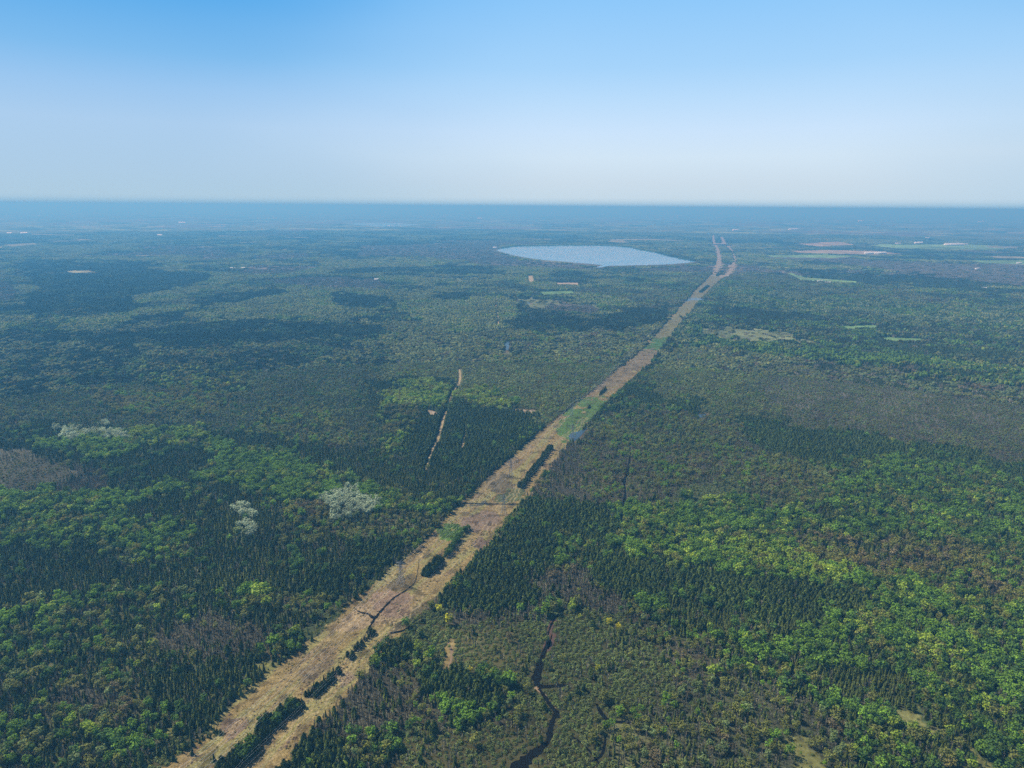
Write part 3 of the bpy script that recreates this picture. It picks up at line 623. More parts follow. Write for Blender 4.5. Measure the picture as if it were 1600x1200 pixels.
ribbon('ditch_water', [(558, 955), (566, 958), (575, 960), (584, 966), (590, 962)], [1.2, 2, 2, 4, 2], M_CREEK, .76, 0)
ribbon('ditch_water', [(660, 960), (645, 975), (632, 985), (610, 990)], [2.5, 3, 2, 2], M_CREEK, .75, 0)
ribbon('ditch_water', [(690, 792), (730, 787), (770, 788), (812, 788)], [2.5, 2.5, 2, 2], M_CREEK, .75, 0)
ribbon('track', [(664, 740), (670, 720), (676, 702), (683, 690), (689, 670), (693, 655), (698, 642)], [2, 3, 3, 4, 5, 4, 3], M_TRAIL, .2, 2.5)
ribbon('track', [(700, 636), (704, 622), (708, 612), (716, 602), (719, 590), (718, 577)], [2, 2, 2, 4, 5, 4], M_TRAIL, .2, 4)
ribbon('track', [(831, 442), (830, 438), (829, 431)], [22, 22, 22], M_TRAIL, .5, 10)
ribbon('track', [(779, 510), (778, 495), (775, 475), (777, 462)], [7, 7, 8, 8], M_TRAIL, .5, 3)
ribbon('track', [(721, 705), (727, 680), (726, 668)], [3, 3, 3], M_TRAIL, .2, 1)
ribbon('road', [(1070, 430), (1100, 430), (1130, 431), (1165, 431.5), (1240, 434), (1300, 438)], [12, 12, 12, 12, 10, 8], M_ROAD, .9, 8)
ribbon('road', [(1300, 461), (1345, 460), (1400, 462), (1470, 463)], [12, 14, 10, 8], M_ROAD, .9, 12)
ribbon('road', [(935, 418), (944, 415.6), (955, 414.2)], [40, 45, 60], M_LAKE, .7, 20)  # short channel of lake water at the near shore, not a road
ribbon('meadow_path', [(700, 1004), (706, 1018), (704, 1034), (700, 1046)], [1.5, 3, 2, 1.5], M_MUD, .2, 0)
def near_corridor(x, y):
    res = np.zeros(x.shape, bool)
    for P, w in CORR:
        lo = P.min(0) - w.max() - 2; hi = P.max(0) + w.max() + 2
        m = np.where((x > lo[0]) & (x < hi[0]) & (y > lo[1]) & (y < hi[1]))[0]
        if not len(m): continue
        best = np.zeros(len(m), bool)
        for i in range(len(P) - 1):
            a, b = P[i], P[i + 1]; d = b - a; L2 = max((d ** 2).sum(), 1e-6)
            t = np.clip(((x[m] - a[0]) * d[0] + (y[m] - a[1]) * d[1]) / L2, 0, 1)
            best |= np.hypot(x[m] - a[0] - t * d[0], y[m] - a[1] - t * d[1]) < w[i]
        res[m] |= best
    return res

# ------------------------------------------------------------------ tree models (real metres)
def spruce_crown(seed, h=10.6, r=2.1):
    R_ = random.Random(seed); b = MB(); tiers = 9
    for k in range(tiers):
        t = k / tiers; z = h * (.07 + .93 * t); rr = r * (1 - t) ** .8 * R_.uniform(.85, 1.12) + .12; dz = h / tiers * 1.45; n = 9 if k < 5 else 6
        o = R_.uniform(0, 6.28); b.cur = R_.uniform(.78, 1.22); lean = R_.uniform(-.1, .1)
        for i in range(n):
            a = o + 6.2832 * i / n + R_.uniform(-.2, .2); q = rr * R_.uniform(.65, 1.2); w = 6.2832 / n * .62; b.cur = R_.uniform(.75, 1.25)
            top = (lean, 0, z + dz * .75); e = (math.cos(a) * q, math.sin(a) * q, z - R_.uniform(.1, .5))
            l = (math.cos(a - w) * q * .62, math.sin(a - w) * q * .62, z + .25); rgt = (math.cos(a + w) * q * .62, math.sin(a + w) * q * .62, z + .25)
            b.tri(top, l, e); b.tri(top, e, rgt)
    return b
def trunk(h, r, seed=0, limbs=0, lh=.35, ls=.5):
    R_ = random.Random(seed); b = MB(); p = Vector((0, 0, -.3)); n = 4
    for k in range(n):
        q = Vector((R_.uniform(-.12, .12) * k, R_.uniform(-.12, .12) * k, h * (k + 1) / n)); b.beam(p, q, r * (1 - .8 * k / n), r * (1 - .8 * (k + 1) / n), 5); p = q
    for i in range(limbs):
        a = 2.4 * i + R_.uniform(-.4, .4); z = h * (lh + (1 - lh) * .85 * i / max(limbs, 1)); L_ = h * ls * (1.1 - z / h) + .5
        b.beam((0, 0, z), (math.cos(a) * L_ * .8, math.sin(a) * L_ * .8, z + L_ * R_.uniform(.5, .9)), r * .38, r * .08, 3)
    return b
def cedar_crown(seed, h=9.2, r=2.7):
    R_ = random.Random(seed); b = MB()
    for k in range(150):
        t = R_.random() ** .85; z = h * (.08 + .92 * t); rr = r * (1 - t ** 2.3) ** .62 * (.72 + .28 * min(1, t * 5)) * R_.uniform(.75, 1.08) + .1
        a = R_.uniform(0, 6.2832); lob = 1 + .2 * math.sin(3 * a + seed) + .12 * math.sin(5 * a + z); rr *= lob; b.cur = R_.uniform(.65, 1.35)
        n = (math.cos(a) + R_.uniform(-.5, .5), math.sin(a) + R_.uniform(-.5, .5), .55 + R_.uniform(-.5, .5))
        b.leaf((math.cos(a) * rr, math.sin(a) * rr, z), n, R_.uniform(.5, .85), R_.uniform(.5, .8), R_)
    for k in range(7):
        a0 = 6.2832 * k / 7; a1 = a0 + 6.2832 / 7; b.cur = .9
        for z0, r0, z1, r1 in ((.6, r * .6, h * .5, r * .72), (h * .5, r * .72, h * .82, r * .42), (h * .82, r * .42, h * .93, .05)):
            b.quad((math.cos(a0) * r0, math.sin(a0) * r0, z0), (math.cos(a1) * r0, math.sin(a1) * r0, z0), (math.cos(a1) * r1, math.sin(a1) * r1, z1), (math.cos(a0) * r1, math.sin(a0) * r1, z1))
    return b
def leafy_crown(seed, h=12.0, r=3.8, n_l=11, per=17):
    R_ = random.Random(seed); b = MB(); zc = h * .62; lobes = []
    for k in range(n_l):
        a = 2.4 * k; t = (k + .5) / n_l; z = zc + (h * .32) * (1.6 * t - .75); q = r * .62 * math.sqrt(max(.05, 1 - ((z - zc) / (h * .40)) ** 2)) * R_.uniform(.6, 1.1)
        lobes.append((math.cos(a) * q, math.sin(a) * q, z, r * R_.uniform(.36, .52)))
    for (x, y, z, q) in lobes:
        lv = R_.uniform(.85, 1.15)
        for i in range(per):
            n = Vector((R_.gauss(0, 1), R_.gauss(0, 1), R_.gauss(.35, .9))).normalized(); p = Vector((x, y, z)) + n * q * R_.uniform(.75, 1.1)
            n2 = n + Vector((R_.uniform(-.6, .6), R_.uniform(-.6, .6), R_.uniform(-.3, .8))); b.cur = lv * R_.uniform(.75, 1.25)
            b.leaf(p, n2, R_.uniform(.45, .85), R_.uniform(.45, .8), R_)
    return b
def bare_crown(seed, h=10.0, r=2.1):
    R_ = random.Random(seed); b = MB()
    for k in range(64):
        t = R_.random(); z = h * (.28 + .62 * t); a = R_.uniform(0, 6.28); q = r * R_.uniform(.15, .9) * math.sqrt(max(.1, 1 - (t - .4) ** 2 * 1.8)); b.cur = R_.uniform(.7, 1.3)
        p = Vector((math.cos(a) * q * .45, math.sin(a) * q * .45, z - .7)); e = Vector((math.cos(a) * q, math.sin(a) * q, z + R_.uniform(.6, 1.5))); s_ = Vector((-math.sin(a), math.cos(a), R_.uniform(-.4, .4))) * R_.uniform(.14, .28)
        b.tri(p - s_, p + s_, e)
    return b
def shrub_crown(seed, h=2.7, r=2.5):
    R_ = random.Random(seed); b = MB()
    for k in range(62):
        n = Vector((R_.gauss(0, 1), R_.gauss(0, 1), abs(R_.gauss(.5, .7)))).normalized(); lob = 1 + .22 * math.sin(4 * math.atan2(n.y, n.x) + seed); b.cur = R_.uniform(.7, 1.3)
        p = Vector((n.x * r * lob, n.y * r * lob, .25 + n.z * h * .92)) * R_.uniform(.82, 1.0)
        b.leaf(p, n + Vector((R_.uniform(-.5, .5), R_.uniform(-.5, .5), .3)), R_.uniform(.4, .7), R_.uniform(.35, .6), R_)
    return b
CROWN = [spruce_crown, cedar_crown, leafy_crown, bare_crown, shrub_crown]
TRUNK = [(10.3, .13, 0), (8.6, .17, 0), (9.5, .22, 6), (9.0, .12, 9), (1.5, .09, 5)]
CMAT = [M_NEEDLE, M_NEEDLE, M_LEAF, M_TWIG, M_LEAF]
SPEC = ['spruce', 'cedar', 'leafy', 'bare', 'shrub']
crown_me = {}; trunk_me = {}
for k in range(5):
    for s in range(3):
        crown_me[k, s] = CROWN[k](10 * k + s + 1).mesh('crown', [CMAT[k]]); th, tr, lb = TRUNK[k]
        trunk_me[k, s] = trunk(th, tr, s + 7 * k, lb, .4 if k != 4 else .1, .45 if k != 4 else .9).mesh('trunk', [M_BARK])

def lump(b, x, y, h, r, k, R_, far=False):
    """one small tree inside a far-off clump"""
    b.cur = R_.uniform(.7, 1.35); o = R_.uniform(0, 6.28)
    if k in (0, 3):
        n = 5 if not far else 4
        for z0, q, z1 in (((h * .05, r, h * .7), (h * .4, r * .65, h)) if not far else ((0, r, h),)):
            for i in range(n):
                a = o + 6.2832 * i / n; a1 = o + 6.2832 * (i + 1) / n; qq = q * R_.uniform(.8, 1.2)
                b.tri((x, y, z1), (x + math.cos(a) * qq, y + math.sin(a) * qq, z0), (x + math.cos(a1) * qq, y + math.sin(a1) * qq, z0))
    else:
        n = 6 if not far else 5; rings = ((h * .1, r * .7), (h * .5, r), (h * .85, r * .62)) if not far else ((0, r * .9), (h * .65, r * .95))
        P = [[(x + math.cos(o + 6.2832 * i / n) * q * (s_ := R_.uniform(.8, 1.2)), y + math.sin(o + 6.2832 * i / n) * q * s_, z + R_.uniform(-.08, .08) * h) for i in range(n)] for z, q in rings]
        for j in range(len(P) - 1):
            for i in range(n): b.quad(P[j][i], P[j][(i + 1) % n], P[j + 1][(i + 1) % n], P[j + 1][i])
        for i in range(n): b.tri(P[-1][i], P[-1][(i + 1) % n], (x, y, h))
        if not far:
            for i in range(7):
                nn = Vector((R_.gauss(0, 1), R_.gauss(0, 1), abs(R_.gauss(.3, .8)))).normalized(); b.cur = R_.uniform(.6, 1.4)
                b.leaf((x + nn.x * r, y + nn.y * r, h * .5 + nn.z * h * .5), nn, .8, .8, R_)
def clump(k, seed, size, n, far):
    R_ = random.Random(seed * 31 + k); b = MB(); hb = (11, 9.5, 11.5, 9.5, 2.8)[k]; rb = (1.7, 2.4, 3.6, 1.6, 2.3)[k]
    for i in range(n):
        x, y = R_.uniform(-size, size), R_.uniform(-size, size); s_ = R_.uniform(.7, 1.2)
        lump(b, x, y, hb * s_, rb * s_ * (1.35 if far else 1.05), k, R_, far)
    return b
# ------------------------------------------------------------------ scatter the forest
ZD = np.array([Z[k][0] for k in ZN]); ZM = np.array([Z[k][1] for k in ZN]); ZM = ZM / ZM.sum(1, keepdims=True); ZS = np.array([Z[k][3] for k in ZN])
PN = list(PAL); PW = np.array([[Z[k][2].get(p, 0.0) for p in PN] for k in ZN]); PW = PW / PW.sum(1, keepdims=True); PC = np.array([PAL[p] for p in PN])
BASEC = np.array([(.052, .066, .014), (.042, .061, .012), (0, 0, 0), (.152, .140, .098), (.082, .116, .030)])
def rank01(a): r = np.empty(len(a)); r[np.argsort(a)] = (np.arange(len(a)) + .5) / len(a); return r
def grid_points(r0, r1, cell):
    xs = np.arange(-r1, r1, cell); ys = np.arange(0, r1, cell); X, Y = np.meshgrid(xs, ys); x, y = X.ravel(), Y.ravel()
    m = (np.abs(x) < y * 1.15 + 150); x, y = x[m], y[m]
    x = x + (RS.rand(len(x)) - .5) * cell * .95; y = y + (RS.rand(len(x)) - .5) * cell * .95
    d = np.hypot(x, y); m = (d >= r0) & (d < r1); x, y = x[m], y[m]
    u, v = project(x, y); m = (u > -130) & (u < 1730) & (v < 1330); return x[m], y[m]
def populate(r0, r1, cell, level):
    x, y = grid_points(r0, r1, cell); z = zones_at(x, y, (0.0, 6.0, 9.0)[level]); n = len(x)
    keep = RS.rand(n) < ZD[z]
    if level == 0: keep &= ~near_corridor(x, y)
    else: keep &= ~near_corridor(x, y)
    x, y, z = x[keep], y[keep], z[keep]; n = len(x)
    q = rank01(.50 * fbm(x / (16 if level == 0 else 50), y / (16 if level == 0 else 50), 81, 3) + .50 * RS.rand(n))
    order = [0, 1, 3, 4, 2]; cum = np.cumsum(ZM[z][:, order], 1); kind = np.array(order)[(q[:, None] > cum[:, :4]).sum(1)]
    if level == 0:
        keep = ~((kind == 2) & (ZS[z] > .8) & (RS.rand(n) > .66)); x, y, z, kind = x[keep], y[keep], z[keep], kind[keep]; n = len(x)
    q2 = rank01(.60 * fbm(x / (26 if level == 0 else 90), y / (26 if level == 0 else 90), 91, 3) + .40 * RS.rand(n))
    pw = np.cumsum(PW[z], 1); pal = np.minimum((q2[:, None] > pw).sum(1), len(PN) - 1)
    tint = BASEC[kind].copy(); lf = kind == 2; tint[lf] = PC[pal[lf]]
    sh = kind == 4; sv = RS.rand(n)[:, None]; tint[sh] = (tint * (1 - .6 * sv) + np.array([.100, .105, .042]) * .6 * sv)[sh]
    tint *= (1.45, 1.02, .85)[level] * (RS.uniform(.75, 1.3, n) * (0.8 + .4 * fbm(x / 60, y / 60, 95)))[:, None]  # farther levels darker: self-shade that solid clumps lack is put into the tint
    if level: tint[(kind < 2)] *= (1, .92, .80)[level]; tint[lf] *= (1, 1.0, 1.18)[level]
    nz = z == ZI['bogpale']; tint[nz] = tint[nz] * .8 + np.array([.02, .02, .008])
    size = .88 * ZS[z] * (1 - .42 * RS.rand(n) ** 1.7 + .30 * RS.rand(n) ** 3)
    wide = RS.uniform(.85, 1.2, n); wide[lf] *= 1.05
    return dict(x=x, y=y, z=z, kind=kind, pal=pal, tint=tint, size=size, wide=wide, rot=RS.uniform(0, 6.283, n))
NEAR_R, MID_R, FAR_R = 1750.0, 4600.0, 11500.0
near = populate(300, NEAR_R, 3.8, 0); mid = populate(NEAR_R, MID_R, 10.0, 1); far = populate(MID_R, FAR_R, 26.0, 2)
for dct in (mid, far):
    small = dct['size'] < .8
    dct['size'] = np.where(dct['kind'] == 4, dct['size'] * 1.1, dct['size'])

# extra plants on the cleared strip: rows of dark trees, bushes
extra = {k: [] for k in ('x', 'y', 'kind', 'tint', 'size', 'wide', 'forced')}
def put(x, y, kind, tint, size, wide=1.0, forced=0):
    for k, v in zip(extra, (x, y, kind, tint, size, wide, forced)): extra[k].append(v)
def row(pts, width, step, kinds, size, forced=1):
    P = smooth_line([G(*p) for p in pts], 8); L = np.r_[0, np.cumsum(np.hypot(*np.diff(P, axis=0).T))]; n = int(L[-1] / step)
    for i in range(int(n * width / 1.7)):
        s_ = RS.uniform(0, L[-1]); j = min(np.searchsorted(L, s_), len(P) - 1); c = P[j]; a = RS.uniform(-.5, .5) * width
        x, y = c[0] + AC[0] * a, c[1] + AC[1] * a; k = kinds[RS.randint(len(kinds))]
        t = {0: (.040, .058, .014), 1: (.036, .056, .012), 2: (.060, .115, .018), 3: (.180, .155, .130), 4: (.075, .105, .035)}[k]
        put(x, y, k, np.array(t) * RS.uniform(.8, 1.25), size * RS.uniform(.7, 1.15), RS.uniform(.9, 1.25), forced)
row([(345, 1208), (372, 1190), (392, 1172), (410, 1150), (432, 1125), (470, 1102)], 11, 3.6, [1, 1, 1, 2, 0], .95)
row([(478, 1092), (500, 1078), (528, 1052)], 8, 3.4, [1, 1, 0, 3], .72)
row([(542, 1032), (560, 1015), (582, 990)], 6, 3.0, [1, 3, 3, 1], .60)
row([(664, 902), (676, 890), (690, 877)], 10, 2.8, [1, 0, 1], .95)
row([(696, 872), (708, 856), (722, 838), (735, 828)], 6, 3.0, [4, 4, 2], .75, 0)
row([(812, 764), (830, 742), (846, 722), (860, 702)], 8, 3.0, [0, 1, 1], .85)
row([(937, 619), (946, 610)], 6, 4, [0, 0], .9)
row([(918, 640), (922, 636)], 6, 4, [0, 1], .6)
row([(1062, 494), (1066, 498)], 6, 12, [0, 0], .9)
row([(1094, 458), (1106, 448)], 16, 8, [1, 1], .9)
row([(1120, 432), (1128, 425)], 16, 8, [1, 1], .9)
row([(240, 1190), (270, 1165), (330, 1140)], 26, 3.0, [4, 4, 4, 0], .55, 0)
for (u, v) in ((262, 1178), (300, 1180), (286, 1162), (270, 1188), (248, 1172), (300, 1166), (335, 1190)): x_, y_ = G(u, v); put(x_, y_, 0, np.array((.030, .050, .018)), .75, 1.2, 1)
for (u, v, t, s_) in ((952, 976, (.40, .38, .02), .85), (966, 986, (.42, .38, .02), 1.0), (905, 928, (.26, .30, .03), .8), (906, 968, (.26, .30, .03), .7), (735, 1052, (.36, .34, .03), .8), (934, 1048, (.28, .30, .02), .7), (1025, 960, (.17, .25, .04), .9),
                      (1218, 1078, (.17, .24, .03), .9), (1470, 955, (.13, .26, .02), 1.0), (1385, 1028, (.11, .25, .02), .9), (1205, 765, (.2, .25, .04), .9), (855, 1045, (.1, .14, .04), .9), (850, 996, (.13, .17, .04), .8), (853, 1005, (.13, .17, .04), .9)):
    x_, y_ = G(u, v); put(x_, y_, 2, np.array(t), s_ * .75, 1.25, 1)
ng = 0                                               # low bushes and brush over the open strip
while ng < 7500:
    a = RS.uniform(-380, 2200); l_, r__ = strip_edges(a); c = RS.uniform(l_, r__); x_, y_ = from_strip(a, c)
    f = float(fbm(np.array([x_ / 26]), np.array([y_ / 26]), 101, 3)[0])
    if RS.rand() > (f - .34) * 2.4 and RS.rand() > .10: ng += .12; continue
    t = np.array([(.21, .155, .10), (.25, .17, .135), (.15, .15, .065), (.34, .27, .16), (.09, .115, .04)][RS.randint(5)]) * RS.uniform(.8, 1.2)
    put(x_, y_, 4, t, RS.uniform(.16, .42), RS.uniform(.8, 1.3), 0); ng += 1
i_ = 0
while i_ < 160:                                      # the bright bush patch
    u, v = RS.uniform(682, 725), RS.uniform(816, 843)
    if ((u - 704) / 21) ** 2 + ((v - 830) / 12) ** 2 < 1: x_, y_ = G(u, v); put(x_, y_, 4, np.array((.115, .200, .030)) * RS.uniform(.85, 1.15), RS.uniform(.45, .65), 1.3, 0); i_ += 1
E = {k: np.array(v) for k, v in extra.items()}; ne = len(E['x'])
near['forced'] = np.zeros(len(near['x']), int)
for k in ('x', 'y', 'kind', 'size', 'wide', 'forced'): near[k] = np.concatenate([near[k], E[k]])
near['tint'] = np.concatenate([near['tint'], E['tint']]); near['rot'] = np.concatenate([near['rot'], RS.uniform(0, 6.28, ne)])
near['pal'] = np.concatenate([near['pal'], np.full(ne, -1)]); near['z'] = np.concatenate([near['z'], np.full(ne, ZI['none'])])
nn_ = len(near['x']); near['var3'] = RS.randint(0, 3, nn_)

# ------------------------------------------------------------------ the trees that show largest: each an object of its own
HB = np.array([11, 9.5, 12, 10, 2.7]); NAMES = ['spruce_tree', 'cedar_tree', 'leafy_tree', 'bare_tree', 'shrub']
single = np.zeros(nn_, bool)
def colour_word(t):
    r, g, b = t
    if r > .22 and g > .22: return 'yellow' if b < .08 else 'whitish green'
    if r > g * 1.05: return 'rusty brown' if g < .12 else 'tawny'
    if g > .19: return 'lime green'
    if g > r * 1.9: return 'fresh green' if g > .12 else 'deep green'
    return 'olive green'
def place_words(u, v, x, y):
    a, c = to_strip(x, y); l_, r__ = strip_edges(a)
    e = ['farther off', 'higher up', 'lower down', 'near the bottom', 'just above the bottom', 'at the bottom edge'][int(np.searchsorted([940, 1020, 1080, 1120, 1155], v))]
    if l_ < c < r__:
        for lim, w in ((340, 'in the scrub at the bottom left of the strip'), (473, 'in the lowest tree row of the strip, ' + e), (534, 'in the second tree row of the strip'), (600, 'in the third tree row of the strip'), (692, 'in the tree clump by the pylon'), (800, 'in the bushes beyond the tree clump'),
                       (838, 'at the near end of the upper tree row'), (880, 'at the far end of the upper tree row'), (3000, 'on the strip beyond the green patch')):
            if u < lim: return w
    if c <= l_:
        return ("along the strip's left side, " if l_ - c < 30 else ('in the bottom left corner, ' if u < 130 else 'in the left wood, ')) + e
    if c - r__ < 28: return "along the strip's right side, " + e
    if u < 740: return 'between strip and creek, ' + e
    if u < 845: return 'just left of the creek, ' + e
    if u < 950: return 'just right of the creek, ' + e
    if u < 1120: return 'in the marsh right of the creek, ' + e
    if u < 1350: return 'in the wood left of the glade, ' + e
    return ('around the lower right glade, ' if u < 1500 else 'in the bottom right corner, ') + e
for k in range(5):
    idx = np.where((near['kind'] == k))[0]; h = HB[k] * near['size'][idx]; x, y = near['x'][idx], near['y'][idx]
    u, v = project(x, y, h * .6) if False else project(x, y)
    um, vm_ = np.array([project(a, b, c) for a, b, c in zip(x[:0], y[:0], h[:0])]).T if False else (u, v)
    d = np.sqrt(x ** 2 + y ** 2 + H * H); fit = (u > 8) & (u < 1592) & (v < 1196) & (v > 500)
    wdt = np.array([3.4, 5, 7.5, 4, 5])[k] * near['size'][idx]
    score = np.sqrt(h * wdt) / d * (1 + 2.5 * near['forced'][idx]); score[~fit] = -1
    top = idx[np.argsort(-score)[:300]]; top = top[(score[np.argsort(-score)[:300]] > 0)]
    single[top] = True
    for n_, i in enumerate(top):
        x, y = float(near['x'][i]), float(near['y'][i]); u, v = project(x, y); u, v = float(u), float(v)
        s = float(near['size'][i]); w = float(near['wide'][i]) * s
        root = bpy.data.objects.new(NAMES[k], None); S.collection.objects.link(root); root.location = (x, y, 0); root.rotation_euler = (RS.normal(0, .035), RS.normal(0, .035), float(near['rot'][i])); root.scale = (w, w, s)
        hi = ['stunted', 'small', 'medium', 'tall', 'high'][int(np.searchsorted([.55, .72, .88, 1.02], s))]
        word = {0: 'dark spire-shaped spruce', 1: 'dark green cedar', 2: colour_word(near['tint'][i]) + ' tree', 3: 'leafless grey tree', 4: colour_word(near['tint'][i]) + ' bush'}[k]
        pl = place_words(u, v, x, y)
        root['label'] = (hi if k != 4 else ('low' if s < .5 else ('broad' if s > .75 else 'rounded'))) + ' ' + word + ' ' + pl; root['category'] = 'tree' if k != 4 else 'bush'
        tone = float(near['tint'][i].sum()) / max(float(np.median(near['tint'][near['kind'] == k].sum(1))), 1e-3); slim = float(near['wide'][i])
        for wd in (('slim' if slim < .95 else ('spreading' if slim > 1.1 else '')) if k < 4 else '', 'darker' if tone < .85 else ('lighter' if tone > 1.15 else '')):
            if wd and len(root['label'].split()) < 16: root['label'] = wd + ' ' + root['label']
        root['group'] = {0: 'spruces', 1: 'cedars', 2: 'leafy trees', 3: 'bare trees', 4: 'bushes'}[k] + ' ' + ' '.join(pl.split()[:9])
        c = bpy.data.objects.new('crown', crown_me[k, int(near['var3'][i])]); S.collection.objects.link(c); c.parent = root; c['tint'] = [float(q) for q in near['tint'][i]]
        t_ = bpy.data.objects.new('trunk' if k != 4 else 'stem', trunk_me[k, int(near['var3'][i])]); S.collection.objects.link(t_); t_.parent = root

# ------------------------------------------------------------------ the uncountable rest
def scatter(name, label, protos, pts, pidx, scale, rot, tint, cat):
    col = bpy.data.collections.new(name + '_models')
    for i, me in enumerate(protos):
        o = bpy.data.objects.new('%s_model_%02d' % (name, i), me); o['kind'] = 'stuff'; col.objects.link(o)
    me = bpy.data.meshes.new(name); me.vertices.add(len(pts)); me.vertices.foreach_set('co', np.asarray(pts, np.float32).ravel())
    for nm, typ, key, arr in (('pidx', 'INT', 'value', pidx.astype(np.int32)), ('pscale', 'FLOAT_VECTOR', 'vector', scale), ('protz', 'FLOAT_VECTOR', 'vector', rot), ('tint', 'FLOAT_COLOR', 'color', np.c_[tint, np.ones(len(tint))])):
        a = me.attributes.new(nm, typ, 'POINT'); a.data.foreach_set(key, np.ascontiguousarray(arr if nm == 'pidx' else np.asarray(arr, np.float32)).ravel())
    ob = link(name, me); ob['kind'] = 'stuff'; ob['label'] = label; ob['category'] = cat
    g = bpy.data.node_groups.new(name, 'GeometryNodeTree'); g.interface.new_socket('Geometry', in_out='INPUT', socket_type='NodeSocketGeometry'); g.interface.new_socket('Geometry', in_out='OUTPUT', socket_type='NodeSocketGeometry')
    L = g.links.new; gi = g.nodes.new('NodeGroupInput'); go = g.nodes.new('NodeGroupOutput'); ip = g.nodes.new('GeometryNodeInstanceOnPoints'); mp = g.nodes.new('GeometryNodeMeshToPoints')
    ci = g.nodes.new('GeometryNodeCollectionInfo'); ci.inputs['Collection'].default_value = col; ci.inputs['Separate Children'].default_value = True; ci.inputs['Reset Children'].default_value = True
    def attr(nm, dt):
        n = g.nodes.new('GeometryNodeInputNamedAttribute'); n.data_type = dt; n.inputs['Name'].default_value = nm; return n.outputs[0]
    L(gi.outputs[0], mp.inputs[0]); L(mp.outputs[0], ip.inputs['Points']); L(ci.outputs[0], ip.inputs['Instance']); ip.inputs['Pick Instance'].default_value = True
    L(attr('pidx', 'INT'), ip.inputs['Instance Index']); L(attr('pscale', 'FLOAT_VECTOR'), ip.inputs['Scale'])
    er = g.nodes.new('FunctionNodeEulerToRotation'); L(attr('protz', 'FLOAT_VECTOR'), er.inputs[0]); L(er.outputs[0], ip.inputs['Rotation'])
    L(ip.outputs[0], go.inputs[0]); md = ob.modifiers.new('scatter', 'NODES'); md.node_group = g
def joined(k, s):
    b = CROWN[k](10 * k + s + 1); th, tr, lb = TRUNK[k]; t = trunk(th, tr, s + 7 * k, lb, .4 if k != 4 else .1, .45 if k != 4 else .9); n = len(b.v)
    b.v += t.v; b.var += t.var; b.f3 += [[i + n for i in f] for f in t.f3]; b.f4 += [[i + n for i in f] for f in t.f4]; b.m3 += [1] * len(t.f3); b.m4 += [1] * len(t.f4)
    return b.mesh('tree_model', [CMAT[k], M_BARK])
LBL = ['closely packed narrow dark spruces covering the land to the horizon', 'dense dark cedar woods in blocks beside the strip and swamps', 'round leafy spring green trees spread through the forest', 'grey leafless trees standing between the evergreens', 'low bushes covering the marsh and dotting the strip']
for k in range(5):
    protos = [joined(k, s) for s in range(3)] + [clump(k, s, 6.2, (14, 11, 6, 12, 12)[k], False).mesh('clump_model', [CMAT[k]]) for s in range(3)] + [clump(k, s, 15.5, (34, 28, 20, 34, 34)[k], True).mesh('clump_model', [CMAT[k]]) for s in range(3)]
    P, I, SC, RO, T = [], [], [], [], []
    for lvl, dct in enumerate((near, mid, far)):
        m = dct['kind'] == k
        if lvl == 0: m &= ~single
        n = m.sum(); x, y = dct['x'][m], dct['y'][m]; s = dct['size'][m]
        P.append(np.c_[x, y, hills(x, y)]); I.append(3 * lvl + RS.randint(0, 3, n))
        w = dct['wide'][m] * s if lvl == 0 else np.ones(n)
        SC.append(np.c_[w, w, s]); RO.append(np.c_[RS.normal(0, .045, n), RS.normal(0, .045, n), dct['rot'][m]]); T.append(dct['tint'][m])
    scatter(['spruce_forest', 'cedar_woods', 'leafy_woods', 'bare_woods', 'marsh_thicket'][k], LBL[k], protos, np.concatenate(P), np.concatenate(I), np.concatenate(SC), np.concatenate(RO), np.concatenate(T), 'forest' if k != 4 else 'bushes')
    print(NAMES[k], [len(a) for a in P])

